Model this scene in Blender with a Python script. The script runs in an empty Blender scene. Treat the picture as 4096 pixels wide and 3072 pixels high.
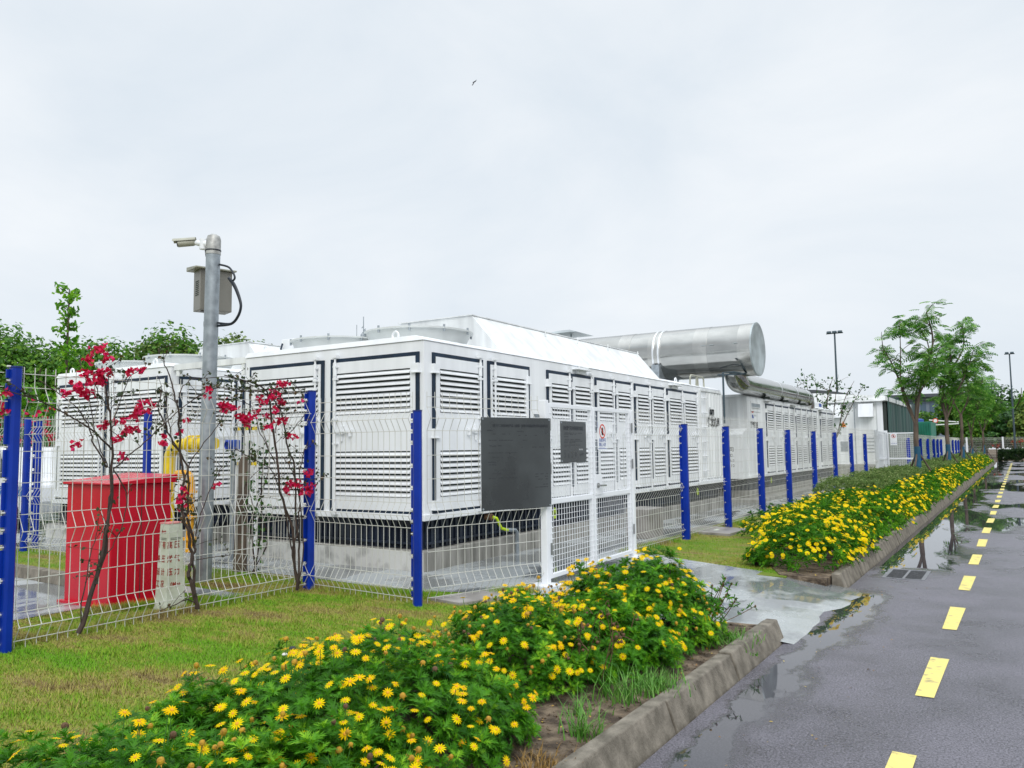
import bpy, math, random
import numpy as np
from mathutils import Vector, Matrix
random.seed(11); RNG=np.random.default_rng(5)
S=bpy.context.scene; COL=S.collection
# ---------------------------------------------------------------- camera
cd=bpy.data.cameras.new('camera'); cam=bpy.data.objects.new('camera',cd); COL.objects.link(cam); S.camera=cam
cd.sensor_width=36; cd.lens=28.085; cd.clip_start=.05; cd.clip_end=1500
_r=Vector((0.84462816,0.53522408,-0.01176666)); _u=Vector((0.05302575,-0.06176747,0.99668102)); _f=Vector((-0.53272088,0.84244879,0.0805512))
cam.matrix_world=Matrix(((_r.x,_u.x,-_f.x,0),(_r.y,_u.y,-_f.y,0),(_r.z,_u.z,-_f.z,1.6),(0,0,0,1)))
# ---------------------------------------------------------------- sky, sun, exposure
S.view_settings.view_transform='Standard'; S.view_settings.look='None'; S.view_settings.exposure=0.0; S.view_settings.gamma=1
SUN_EL,SUN_AZ=math.radians(42),math.radians(142)   # azimuth from +Y (north) clockwise
W=bpy.data.worlds.new('World'); S.world=W; W.use_nodes=True
n=W.node_tree.nodes; l=W.node_tree.links
bg=n['Background']; bg.inputs['Strength'].default_value=.1
sky=n.new('ShaderNodeTexSky'); sky.sky_type='NISHITA'; sky.sun_disc=False; sky.sun_elevation=SUN_EL; sky.sun_rotation=SUN_AZ; sky.dust_density=4; sky.air_density=1
hs=n.new('ShaderNodeHueSaturation'); hs.inputs['Saturation'].default_value=.35; l.new(sky.outputs[0],hs.inputs['Color'])
tc=n.new('ShaderNodeTexCoord'); mp=n.new('ShaderNodeMapping'); mp.inputs['Scale'].default_value=(1,1,2.2); l.new(tc.outputs['Generated'],mp.inputs[0])
no=n.new('ShaderNodeTexNoise'); no.inputs['Scale'].default_value=2.2; no.inputs['Detail'].default_value=7; no.inputs['Roughness'].default_value=.55; no.inputs['Distortion'].default_value=.4; l.new(mp.outputs[0],no.inputs['Vector'])
cr=n.new('ShaderNodeValToRGB'); cr.color_ramp.elements[0].position=.3; cr.color_ramp.elements[1].position=.68
cr.color_ramp.elements[0].color=(7.9,8.75,9.6,1); cr.color_ramp.elements[1].color=(9.7,10.15,10.6,1); l.new(no.outputs['Fac'],cr.inputs[0])
sx=n.new('ShaderNodeSeparateXYZ'); l.new(tc.outputs['Generated'],sx.inputs[0])
mr=n.new('ShaderNodeMapRange'); mr.inputs['From Min'].default_value=.56; mr.inputs['From Max'].default_value=1; mr.inputs['To Min'].default_value=1; mr.inputs['To Max'].default_value=2.5; l.new(sx.outputs['Z'],mr.inputs['Value'])
mu=n.new('ShaderNodeMix'); mu.data_type='RGBA'; mu.blend_type='MULTIPLY'; mu.inputs[0].default_value=1; l.new(cr.outputs[0],mu.inputs[6]); l.new(mr.outputs[0],mu.inputs[7])
mx=n.new('ShaderNodeMix'); mx.data_type='RGBA'; mx.inputs[0].default_value=.88; l.new(hs.outputs[0],mx.inputs[6]); l.new(mu.outputs[2],mx.inputs[7]); l.new(mx.outputs[2],bg.inputs['Color'])
sl=bpy.data.lights.new('sun','SUN'); sl.energy=1.5; sl.angle=math.radians(30); sl.color=(1,.97,.93)
so=bpy.data.objects.new('sun',sl); COL.objects.link(so)
sd=Vector((math.sin(SUN_AZ)*math.cos(SUN_EL),math.cos(SUN_AZ)*math.cos(SUN_EL),math.sin(SUN_EL)))
so.location=sd*50; so.rotation_euler=(-sd).to_track_quat('-Z','Y').to_euler()
S.cycles.max_bounces=8; S.cycles.transparent_max_bounces=12; S.cycles.use_denoising=True
# ---------------------------------------------------------------- materials
def mat(name,col,rough=.5,metal=0,var=.12,scale=3,bump=0,bscale=40,col2=None,spec=.5,detail=5,coord='Object',stretch=(1,1,1),rvar=0,lo=.35,hi=.65):
    m=bpy.data.materials.new(name); m.use_nodes=True; N=m.node_tree.nodes; L=m.node_tree.links; b=N['Principled BSDF']
    b.inputs['Roughness'].default_value=rough; b.inputs['Metallic'].default_value=metal; b.inputs['Specular IOR Level'].default_value=spec
    t=N.new('ShaderNodeTexCoord'); mp=N.new('ShaderNodeMapping'); mp.inputs['Scale'].default_value=stretch; L.new(t.outputs[coord],mp.inputs[0])
    no=N.new('ShaderNodeTexNoise'); no.inputs['Scale'].default_value=scale; no.inputs['Detail'].default_value=detail; L.new(mp.outputs[0],no.inputs['Vector'])
    cr=N.new('ShaderNodeValToRGB'); e=cr.color_ramp.elements; e[0].position=lo; e[1].position=hi
    c2=col2 or tuple(max(0,c*(1-var)) for c in col); e[0].color=(*c2,1); e[1].color=(*(col if col2 else tuple(min(1,c*(1+var*.4)) for c in col)),1)
    L.new(no.outputs['Fac'],cr.inputs[0]); L.new(cr.outputs[0],b.inputs['Base Color'])
    if rvar:
        r=N.new('ShaderNodeMapRange'); r.inputs['From Min'].default_value=.3; r.inputs['From Max'].default_value=.7; r.inputs['To Min'].default_value=max(0,rough-rvar); r.inputs['To Max'].default_value=rough+rvar; L.new(no.outputs['Fac'],r.inputs['Value']); L.new(r.outputs[0],b.inputs['Roughness'])
    if bump:
        n2=N.new('ShaderNodeTexNoise'); n2.inputs['Scale'].default_value=bscale; n2.inputs['Detail'].default_value=4; L.new(mp.outputs[0],n2.inputs['Vector'])
        bp=N.new('ShaderNodeBump'); bp.inputs['Strength'].default_value=bump; bp.inputs['Distance'].default_value=.02; L.new(n2.outputs['Fac'],bp.inputs['Height']); L.new(bp.outputs[0],b.inputs['Normal'])
    m.cycles.use_bump_map_correction=False if hasattr(m.cycles,'use_bump_map_correction') else None
    return m
def leafmat(name,c1,c2,c3=None,rough=.45,trans=.25,spec=.4):
    m=bpy.data.materials.new(name); m.use_nodes=True; N=m.node_tree.nodes; L=m.node_tree.links; b=N['Principled BSDF']; out=N['Material Output']
    g=N.new('ShaderNodeAttribute'); g.attribute_name='tint'; cr=N.new('ShaderNodeValToRGB'); e=cr.color_ramp.elements; e[0].color=(*c1,1); e[1].color=(*c2,1)
    if c3: x=e.new(.8); x.color=(*c2,1); e[2].color=(*c3,1)
    t=N.new('ShaderNodeTexCoord'); no=N.new('ShaderNodeTexNoise'); no.inputs['Scale'].default_value=2.2; L.new(t.outputs['Object'],no.inputs['Vector'])
    mm=N.new('ShaderNodeMath'); mm.operation='MULTIPLY_ADD'; mm.inputs[1].default_value=.9; mm.inputs[2].default_value=-.37; L.new(no.outputs['Fac'],mm.inputs[0])
    ma=N.new('ShaderNodeMath'); ma.operation='ADD'; L.new(g.outputs['Fac'],ma.inputs[0]); L.new(mm.outputs[0],ma.inputs[1])
    L.new(ma.outputs[0],cr.inputs[0]); L.new(cr.outputs[0],b.inputs['Base Color']); b.inputs['Roughness'].default_value=rough; b.inputs['Specular IOR Level'].default_value=spec
    if trans:
        tr=N.new('ShaderNodeBsdfTranslucent'); L.new(cr.outputs[0],tr.inputs['Color']); mi=N.new('ShaderNodeMixShader'); mi.inputs[0].default_value=trans
        L.new(b.outputs[0],mi.inputs[1]); L.new(tr.outputs[0],mi.inputs[2]); L.new(mi.outputs[0],out.inputs['Surface'])
    return m
def flat(name,col,rough=.5,metal=0,spec=.5):
    return mat(name,col,rough,metal,var=.06,scale=8,spec=spec)
M={}
M['white']=mat('white_painted_steel',(.82,.84,.86),.38,var=.07,scale=2.2,detail=8,stretch=(2.2,2.2,.16),bump=.02,bscale=3,rvar=.06)
M['white2']=mat('white_weathered_steel',(.76,.78,.78),.45,var=.18,scale=2,detail=8,stretch=(2.2,2.2,.16))
M['gatewhite']=mat('white_powder_coat',(.82,.84,.87),.35,var=.05,scale=2)
M['wire']=mat('cream_coated_wire',(.60,.60,.56),.4,var=.06,scale=3)
M['dark']=flat('shade_and_dark_paint',(.045,.055,.050),.8,spec=.1)  # painted shade behind slats and in a gap; plain dark colour elsewhere
M['navy']=mat('navy_rubber_seal',(.010,.026,.052),.5,var=.3,scale=6,spec=.3)
M['skirt']=mat('navy_skirt_paint',(.014,.022,.042),.35,var=.4,scale=2)
M['blue']=mat('blue_post_paint',(.002,.030,.33),.36,var=.22,scale=3,spec=.28)
M['bluecap']=flat('blue_cap_plastic',(.004,.02,.16),.5)
M['galv']=mat('galvanised_steel',(.33,.37,.40),.45,.55,var=.25,scale=9,detail=8,rvar=.1)
M['steel']=mat('stainless_sheet',(.41,.41,.39),.13,1.0,var=.16,scale=1.3,stretch=(1,1,3),bump=.05,bscale=1.5,rvar=.08)
M['pit_shade']=flat('pit_shade_black',(.004,.004,.005),.9,spec=0)
M['grate']=mat('wet_cast_iron',(.20,.205,.22),.5,.2,var=.3,scale=20)
M['steel2']=mat('pale_stainless_sheet',(.46,.455,.43),.18,1.0,var=.12,scale=2.2,bump=.05,bscale=2,rvar=.08)
M['band']=mat('bright_steel_band',(.80,.82,.84),.3,.7,var=.1,scale=5)
M['cap']=mat('dull_steel_cap',(.42,.47,.48),.42,.5,var=.35,scale=2.4,rvar=.1)
M['box']=mat('cabinet_steel',(.23,.22,.19),.4,.35,var=.2,scale=3,stretch=(1,1,.2))
M['black']=flat('black_rubber',(.008,.013,.022),.45)
M['camw2']=mat('grimy_pole_cap',(.45,.45,.43),.5,.4,var=.35,scale=12)
M['camw']=mat('aged_camera_plastic',(.36,.36,.29),.45,var=.2,scale=6)
M['conc']=mat('plinth_concrete',(.34,.33,.30),.7,col2=(.17,.165,.145),scale=2.2,stretch=(3,3,.6),bump=.15,bscale=25,rvar=.1)
M['render']=mat('plinth_render',(.58,.58,.55),.7,col2=(.28,.28,.26),scale=3,stretch=(1.5,1.5,1.5),bump=.15,bscale=20,lo=.3,hi=.5)
M['kerb']=mat('kerb_concrete',(.26,.23,.185),.75,col2=(.09,.078,.058),scale=9,stretch=(1.6,1.1,.6),bump=.4,bscale=70,lo=.3,hi=.72,detail=9)
M['slab']=mat('slab_concrete',(.33,.31,.29),.5,col2=(.20,.185,.17),scale=4,bump=.2,bscale=40,rvar=.15)
M['red']=mat('red_gloss_paint',(.56,.006,.026),.26,var=.16,scale=2,stretch=(1,1,.4),rvar=.06,spec=.28)
M['marker']=mat('pale_green_white_post',(.62,.66,.56),.55,col2=(.42,.43,.32),scale=4,lo=.25,hi=.6)
M['rust']=flat('faded_red_lettering',(.30,.025,.012),.7)
M['pinktop']=flat('faded_pink_top',(.62,.24,.22),.6)
M['yellow']=mat('yellow_pipe_paint',(.80,.58,.012),.35,var=.15,scale=5)
M['orange']=mat('amber_pipe_paint',(.80,.38,.012),.4,var=.15,scale=5)
M['board']=mat('grey_engraved_steel',(.095,.105,.108),.33,.55,var=.3,scale=1.4,rvar=.1)
M['boardtxt']=flat('dark_engraving',(.018,.022,.03),.5)
M['boardtxt2']=flat('faint_engraving',(.038,.042,.046),.5,.2)
M['ink']=flat('black_lettering',(.010,.014,.018),.7,spec=.1)
M['inkred']=flat('red_print',(.70,.06,.02),.5)
M['inkblue']=flat('blue_print',(.02,.07,.33),.5)
M['signw']=flat('sign_white',(.82,.84,.86),.35)
M['handle']=mat('brushed_handle',(.33,.34,.34),.3,.8,var=.1)
M['bark']=mat('brown_bark',(.06,.038,.03),.85,col2=(.03,.02,.017),scale=14,stretch=(1,1,.3),bump=.4,bscale=50)
M['bark2']=mat('grey_brown_bark',(.15,.11,.08),.85,col2=(.06,.045,.035),scale=6,stretch=(1,1,.3),bump=.4,bscale=20)
M['wrap']=mat('teal_trunk_wrap',(.008,.085,.16),.7,var=.3,scale=6)
M['tarp']=mat('dark_green_sheet',(.012,.075,.058),.5,col2=(.006,.04,.036),scale=1.3,stretch=(1,1,.15))
M['greenbox']=mat('green_painted_steel',(.01,.19,.12),.5,var=.25,scale=1)
M['roofgrey']=mat('grey_roofing',(.075,.085,.10),.6,var=.2,scale=.5)
M['glass']=mat('blue_grey_glazing',(.10,.16,.22),.25,var=.4,scale=.15,stretch=(1,1,.1))
M['panelgrey']=mat('blue_grey_cladding',(.20,.25,.31),.5,var=.2,scale=.3)
M['tri']=flat('orange_warning',(.80,.22,.01),.5)
M['tag']=flat('lime_tag',(.50,.68,.01),.5)
M['lampgrey']=flat('dark_mast_steel',(.06,.09,.11),.5,.3)
M['dryplant']=mat('dry_stems',(.16,.09,.045),.85,col2=(.07,.038,.02),scale=20)
M['pebblew']=flat('pale_pebble',(.62,.61,.56),.7); M['pebbled']=flat('dark_pebble',(.03,.035,.04),.7)
M['yellowpaint']=mat('worn_yellow_road_paint',(.78,.66,.19),.5,col2=(.40,.34,.15),lo=.30,hi=.44,scale=13,detail=8,bump=.25,bscale=120,rvar=.12)
M['carw']=mat('white_car_paint',(.7,.72,.75),.25,var=.05); M['carg']=flat('dark_car_glass',(.03,.05,.07),.1); M['tyre']=flat('tyre_rubber',(.015,.015,.016),.8)
M['carb']=mat('blue_stripe_paint',(.02,.13,.4),.3)
M['leaf']=leafmat('daisy_bush_leaf',(.012,.080,.007),(.085,.29,.010),(.26,.53,.024),trans=.34,spec=.18)
M['leaff']=leafmat('far_daisy_leaf',(.012,.078,.007),(.075,.25,.011),(.22,.45,.02),trans=.32,spec=.18)
M['hedge']=leafmat('hedge_leaf',(.06,.12,.03),(.17,.27,.07),(.32,.39,.15),spec=.2)
M['hedged']=leafmat('dark_hedge_leaf',(.008,.025,.008),(.02,.055,.012),(.05,.09,.02))
M['jac']=leafmat('feathery_leaf',(.035,.15,.02),(.13,.33,.04),(.28,.50,.10),trans=.45,spec=.15)
M['treeD']=leafmat('dark_tree_leaf',(.012,.055,.012),(.035,.12,.018),(.08,.19,.028))
M['treeM']=leafmat('mid_tree_leaf',(.035,.12,.014),(.095,.235,.024),(.19,.35,.04),trans=.35,spec=.2)
M['treeO']=leafmat('olive_tree_leaf',(.05,.10,.016),(.13,.21,.035),(.22,.30,.06),spec=.2)
M['treeL']=leafmat('bright_tree_leaf',(.05,.18,.008),(.12,.34,.012),(.22,.46,.02),trans=.4)
M['blg']=leafmat('bougainvillea_leaf',(.02,.04,.012),(.05,.07,.02),(.10,.06,.025))
M['bract']=leafmat('crimson_bract',(.42,.003,.035),(.66,.006,.07),(.72,.02,.16),rough=.5,trans=.3)
M['redleaf']=leafmat('red_leaf',(.22,.02,.015),(.36,.03,.02),(.3,.08,.03))
M['petal']=leafmat('yellow_petal',(.86,.56,.001),(.92,.70,.001),(.94,.76,.003),rough=.6,trans=.3,spec=.08)
M['disc']=mat('orange_flower_disc',(.72,.33,.006),.7,var=.3,scale=60)
M['bud']=mat('spent_flower_head',(.52,.31,.012),.8,col2=(.25,.12,.012),scale=40)
M['brownhead']=mat('brown_seed_head',(.13,.07,.035),.9,var=.4,scale=50)
M['stem']=mat('green_stem',(.05,.16,.02),.6,var=.3)
M['litter']=leafmat('fallen_leaves',(.12,.06,.025),(.28,.16,.05),(.5,.36,.04),trans=0)
M['weed']=leafmat('weed_blade',(.05,.17,.02),(.12,.31,.035),(.20,.40,.08),rough=.5)
M['straw']=leafmat('dry_grass_blade',(.20,.12,.03),(.33,.20,.06),(.42,.28,.10))
# lawn blade: colour follows broad patches of the lawn itself
def patchmat(name,greens,straws,blade):
    m=bpy.data.materials.new(name); m.use_nodes=True; N=m.node_tree.nodes; L=m.node_tree.links; b=N['Principled BSDF']; b.inputs['Roughness'].default_value=.75; b.inputs['Specular IOR Level'].default_value=.2
    t=N.new('ShaderNodeTexCoord'); mp=N.new('ShaderNodeMapping'); mp.inputs['Rotation'].default_value=(0,0,.5); mp.inputs['Scale'].default_value=(.55,1.5,1); L.new(t.outputs['Object'],mp.inputs[0])
    no=N.new('ShaderNodeTexNoise'); no.inputs['Scale'].default_value=1.5; no.inputs['Detail'].default_value=7; no.inputs['Roughness'].default_value=.62; L.new(mp.outputs[0],no.inputs['Vector'])
    cr=N.new('ShaderNodeValToRGB'); e=cr.color_ramp.elements; e[0].position=.35; e[0].color=(*straws[0],1); e[1].position=.63; e[1].color=(*greens[1],1)
    x=e.new(.42); x.color=(*straws[1],1); y=e.new(.51); y.color=(*greens[0],1)
    n2=N.new('ShaderNodeTexNoise'); n2.inputs['Scale'].default_value=45; n2.inputs['Detail'].default_value=3; L.new(t.outputs['Object'],n2.inputs['Vector'])
    ad=N.new('ShaderNodeMath'); ad.operation='MULTIPLY_ADD'; ad.inputs[1].default_value=.18; ad.inputs[2].default_value=-.09
    if blade:
        g=N.new('ShaderNodeNewGeometry'); L.new(g.outputs['Random Per Island'],ad.inputs[0])
    else: L.new(n2.outputs['Fac'],ad.inputs[0]); ad.inputs[1].default_value=.3; ad.inputs[2].default_value=-.15
    a2=N.new('ShaderNodeMath'); a2.operation='ADD'; L.new(no.outputs['Fac'],a2.inputs[0]); L.new(ad.outputs[0],a2.inputs[1]); L.new(a2.outputs[0],cr.inputs[0]); L.new(cr.outputs[0],b.inputs['Base Color'])
    if not blade:
        bp=N.new('ShaderNodeBump'); bp.inputs['Strength'].default_value=.6; bp.inputs['Distance'].default_value=.03; L.new(n2.outputs['Fac'],bp.inputs['Height']); L.new(bp.outputs[0],b.inputs['Normal'])
    return m
M['lawn']=patchmat('lawn_ground',((.15,.19,.022),(.11,.19,.014)),((.15,.115,.05),(.25,.22,.065)),False)
M['blade']=patchmat('lawn_blade',((.22,.31,.026),(.13,.33,.012)),((.22,.16,.07),(.37,.32,.09)),True)
M['soil']=mat('bed_soil',(.23,.175,.12),.9,col2=(.055,.038,.026),scale=9,bump=1,bscale=45,detail=9,lo=.38,hi=.68)
def wet(name,dry,wetc,mode):
    m=bpy.data.materials.new(name); m.use_nodes=True; N=m.node_tree.nodes; L=m.node_tree.links; b=N['Principled BSDF']
    g=N.new('ShaderNodeNewGeometry'); sp=N.new('ShaderNodeSeparateXYZ'); L.new(g.outputs['Position'],sp.inputs[0])
    def mth(op,a,b_=None,c=None):
        q=N.new('ShaderNodeMath'); q.operation=op
        for i,v in enumerate((a,b_,c)):
            if v is None: continue
            if isinstance(v,(int,float)): q.inputs[i].default_value=v
            else: L.new(v,q.inputs[i])
        return q.outputs[0]
    def noise(scale,det=4,rough=.5,sc=(1,1,1)):
        mp=N.new('ShaderNodeMapping'); mp.inputs['Scale'].default_value=sc; L.new(g.outputs['Position'],mp.inputs[0])
        q=N.new('ShaderNodeTexNoise'); q.inputs['Scale'].default_value=scale; q.inputs['Detail'].default_value=det; q.inputs['Roughness'].default_value=rough; L.new(mp.outputs[0],q.inputs['Vector']); return q.outputs['Fac']
    def ramp(v,a,b_):
        q=N.new('ShaderNodeMapRange'); q.interpolation_type='SMOOTHSTEP'; q.inputs['From Min'].default_value=a; q.inputs['From Max'].default_value=b_; L.new(v,q.inputs['Value']); return q.outputs[0]
    X,Y=sp.outputs['X'],sp.outputs['Y']
    if mode=='road':
        n1=noise(1.1,8,.66,(1,.5,1)); n3=noise(.33,3,.5,(1.6,.55,1))
        # standing water along the kerb, and across the whole lane further up the road
        dk=mth('SUBTRACT',X,-1.82)
        near=mth('SUBTRACT',1.0,ramp(mth('ADD',dk,mth('MULTIPLY',mth('SUBTRACT',n1,.5),1.5)),.34,.60))
        near=mth('MULTIPLY',near,ramp(mth('ADD',dk,mth('MULTIPLY',mth('SUBTRACT',noise(2.3,5,.6),.5),.5)),.05,.13))
        gap=ramp(mth('ABSOLUTE',mth('SUBTRACT',Y,10.9)),.25,.9)      # raised patch by the drain
        near=mth('MULTIPLY',near,gap)
        far=mth('MULTIPLY',ramp(Y,12.3,14.2),ramp(n3,.455,.54))
        kb=mth('MULTIPLY',ramp(Y,11.7,12.6),mth('SUBTRACT',1.0,ramp(mth('ADD',dk,mth('MULTIPLY',mth('SUBTRACT',n1,.5),2.2)),.75,.95)))
        pud=mth('MAXIMUM',near,mth('MAXIMUM',far,kb))
        agg=noise(75,3,.85); ag2=noise(24,3,.7); damp=noise(1.3,5,.6)
    else:
        n1=noise(1.1,5,.55,(1,.6,1)); pud=ramp(n1,.46,.56); agg=noise(120,2,.6); ag2=noise(30,3,.6); damp=noise(.8,5,.6)
    cr=N.new('ShaderNodeValToRGB'); e=cr.color_ramp.elements; e[0].position=.43; e[1].position=.575; e[0].color=(*wetc,1); e[1].color=(*dry,1)
    L.new(mth('ADD',mth('MULTIPLY',agg,.75),mth('ADD',mth('MULTIPLY',damp,.15),mth('MULTIPLY',ag2,.10))),cr.inputs[0])
    mx=N.new('ShaderNodeMix'); mx.data_type='RGBA'; L.new(mth('MULTIPLY',pud,.8),mx.inputs[0]); L.new(cr.outputs[0],mx.inputs[6]); mx.inputs[7].default_value=(*[c*.42 for c in wetc],1)
    L.new(mx.outputs[2],b.inputs['Base Color'])
    rr=N.new('ShaderNodeMapRange'); L.new(damp,rr.inputs['Value']); rr.inputs['From Min'].default_value=.3; rr.inputs['From Max'].default_value=.7
    rr.inputs['To Min'].default_value=.22 if mode=='road' else .16; rr.inputs['To Max'].default_value=.50 if mode=='road' else .38
    r2=N.new('ShaderNodeMix'); L.new(pud,r2.inputs[0]); L.new(rr.outputs[0],r2.inputs[2]); r2.inputs[3].default_value=.02 if mode=='road' else .08; L.new(r2.outputs[0],b.inputs['Roughness'])
    b.inputs['Specular IOR Level'].default_value=.6
    bp=N.new('ShaderNodeBump'); bp.inputs['Distance'].default_value=.012; L.new(mth('ADD',agg,mth('MULTIPLY',ag2,.6)),bp.inputs['Height']); L.new(mth('MULTIPLY',mth('SUBTRACT',1.0,pud),1.0 if mode=='road' else .12),bp.inputs['Strength']); L.new(bp.outputs[0],b.inputs['Normal'])
    return m
M['road']=wet('wet_asphalt',(.22,.208,.245),(.045,.042,.054),'road')
M['path']=wet('wet_pale_concrete',(.44,.46,.46),(.30,.325,.33),'path')
# ---------------------------------------------------------------- mesh helpers
class MB:
    def __init__(s): s.v=[]; s.f=[]; s.m=[]
    def add(s,v,f,m=0):
        o=len(s.v); s.v+= [tuple(p) for p in v]; s.f+=[tuple(i+o for i in q) for q in f]; s.m+=[m]*len(f); return s
    def box(s,x0,x1,y0,y1,z0,z1,m=0):
        x0,x1=min(x0,x1),max(x0,x1); y0,y1=min(y0,y1),max(y0,y1); z0,z1=min(z0,z1),max(z0,z1)
        return s.add([(x0,y0,z0),(x1,y0,z0),(x1,y1,z0),(x0,y1,z0),(x0,y0,z1),(x1,y0,z1),(x1,y1,z1),(x0,y1,z1)],[(0,3,2,1),(4,5,6,7),(0,1,5,4),(1,2,6,5),(2,3,7,6),(3,0,4,7)],m)
    def hexa(s,b,t,m=0):   # bottom quad, top quad (counter-clockwise from above)
        return s.add(list(b)+list(t),[(0,3,2,1),(4,5,6,7),(0,1,5,4),(1,2,6,5),(2,3,7,6),(3,0,4,7)],m)
    def ring(s,c,ax,r,n):
        ax=Vector(ax).normalized(); a=ax.orthogonal().normalized(); b=ax.cross(a); c=Vector(c)
        return [tuple(c+r*(math.cos(2*math.pi*i/n)*a+math.sin(2*math.pi*i/n)*b)) for i in range(n)]
    def tube(s,pts,r,n=8,m=0,caps=True):
        pts=[Vector(p) for p in pts]; rs=r if isinstance(r,(list,tuple)) else [r]*len(pts)
        o=len(s.v); a=None
        for i,p in enumerate(pts):
            t=(pts[min(i+1,len(pts)-1)]-pts[max(i-1,0)]).normalized()
            a=(t.orthogonal() if a is None else a-t*a.dot(t)).normalized(); b=t.cross(a)
            s.v+=[tuple(p+rs[i]*(math.cos(2*math.pi*k/n)*a+math.sin(2*math.pi*k/n)*b)) for k in range(n)]
        for i in range(len(pts)-1):
            for k in range(n):
                s.f.append((o+i*n+k,o+i*n+(k+1)%n,o+(i+1)*n+(k+1)%n,o+(i+1)*n+k)); s.m.append(m)
        if caps:
            s.f.append(tuple(o+k for k in reversed(range(n)))); s.m.append(m)
            e=o+(len(pts)-1)*n; s.f.append(tuple(e+k for k in range(n))); s.m.append(m)
        return s
    def lathe(s,prof,c,ax=(0,0,1),n=32,m=0):   # prof: (radius, along)
        c=Vector(c); A=Vector(ax).normalized(); o=len(s.v)
        a=A.orthogonal().normalized(); b=A.cross(a)
        for r,h in prof:
            s.v+=[tuple(c+A*h+r*(math.cos(2*math.pi*k/n)*a+math.sin(2*math.pi*k/n)*b)) for k in range(n)]
        for i in range(len(prof)-1):
            for k in range(n): s.f.append((o+i*n+k,o+i*n+(k+1)%n,o+(i+1)*n+(k+1)%n,o+(i+1)*n+k)); s.m.append(m)
        return s
    def prism(s,poly,z0,z1,m=0):
        k=len(poly); return s.add([(x,y,z0) for x,y in poly]+[(x,y,z1) for x,y in poly],[tuple(reversed(range(k))),tuple(range(k,2*k))]+[(i,(i+1)%k,k+(i+1)%k,k+i) for i in range(k)],m)
    def xf(s,fn): s.v=[tuple(fn(p)) for p in s.v]; return s
ROOT={}
def _link(o,parent,loc):
    COL.objects.link(o)
    if parent is not None: o.parent=parent
    else: o.location=loc
def rootloc(o):
    while o.parent: o=o.parent
    return Vector(o.location)
def build(name,mb,mats,parent=None,loc=(0,0,0),smooth=False,bevel=0):
    L=rootloc(parent) if parent is not None else Vector(loc)
    me=bpy.data.meshes.new(name); me.from_pydata([(x-L.x,y-L.y,z-L.z) for x,y,z in mb.v],[],mb.f)
    for k in (mats if isinstance(mats,(list,tuple)) else [mats]): me.materials.append(M[k])
    me.polygons.foreach_set('material_index',mb.m)
    if smooth: me.polygons.foreach_set('use_smooth',[True]*len(me.polygons)); 
    me.update()
    if smooth and smooth!='all': me.set_sharp_from_angle(angle=math.radians(38))
    o=bpy.data.objects.new(name,me); _link(o,parent,loc)
    if bevel:
        b=o.modifiers.new('bevel','BEVEL'); b.width=bevel; b.segments=2; b.limit_method='ANGLE'; b.angle_limit=math.radians(50)
    return o
def heavy(name,V,k,mat,parent=None,loc=(0,0,0),F=None,smooth=False,mi=None,blk=6,tint=None):   # V: (n,3) world points; faces of k corners
    L=np.array(rootloc(parent) if parent is not None else loc)
    V=np.asarray(V,dtype=np.float32)-L.astype(np.float32)
    if F is None: F=np.arange(len(V),dtype=np.int32).reshape(-1,k)
    me=bpy.data.meshes.new(name); me.vertices.add(len(V)); me.vertices.foreach_set('co',V.ravel().astype(np.float32))
    me.loops.add(F.size); me.loops.foreach_set('vertex_index',F.ravel().astype(np.int32))
    me.polygons.add(len(F)); me.polygons.foreach_set('loop_start',(np.arange(len(F))*k).astype(np.int32))
    for m in (mat if isinstance(mat,(list,tuple)) else [mat]): me.materials.append(M[m])
    if mi is not None: me.polygons.foreach_set('material_index',np.asarray(mi,dtype=np.int32))
    if tint is None:
        tint=np.repeat(RNG.uniform(size=len(V)//blk+1),blk)[:len(V)]
    at=me.attributes.new('tint','FLOAT','POINT'); at.data.foreach_set('value',np.asarray(tint,dtype=np.float32))
    me.update(calc_edges=True); me.validate()
    o=bpy.data.objects.new(name,me); _link(o,parent,loc); return o
def tag(o,label,cat,group=None):
    o['label']=label; o['category']=cat
    if group: o['group']=group
    return o
def thing(name,label,cat,loc=(0,0,0),group=None):
    o=bpy.data.objects.new(name,None); o.empty_display_size=.2; COL.objects.link(o); o.location=loc; return tag(o,label,cat,group)
def struct(name,mb,m,bevel=0):
    o=build(name,mb,m,bevel=bevel); o['kind']='structure'; return o
def dup(o,parent=None,offset=None):
    kids=[c for c in KIDS(o)]
    c=o.copy(); COL.objects.link(c)
    if parent is not None: c.parent=parent
    if offset is not None: c.location=Vector(o.location)+Vector(offset)
    for k in kids: dup(k,c)
    return c
def KIDS(o): return list(o.children)
def text(body,size,origin,ux,uz,m,parent,name='lettering',squeeze=1,bold=.0,align='LEFT'):
    c=bpy.data.curves.new(name,'FONT'); c.body=body; c.size=size; c.align_x=align; c.resolution_u=2; c.offset=bold*size
    t=bpy.data.objects.new(name,c); COL.objects.link(t)
    bpy.context.view_layer.update()
    me=bpy.data.meshes.new_from_object(t.evaluated_get(bpy.context.evaluated_depsgraph_get()))
    bpy.data.objects.remove(t); bpy.data.curves.remove(c)
    ux=Vector(ux).normalized(); uz=Vector(uz).normalized(); L=rootloc(parent); O=Vector(origin)-L
    for v in me.vertices: v.co=O+ux*(v.co.x*squeeze)+uz*v.co.y
    me.materials.clear(); me.materials.append(M[m]); me.name=name
    o=bpy.data.objects.new(name,me); COL.objects.link(o); o.parent=parent; return o
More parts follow.
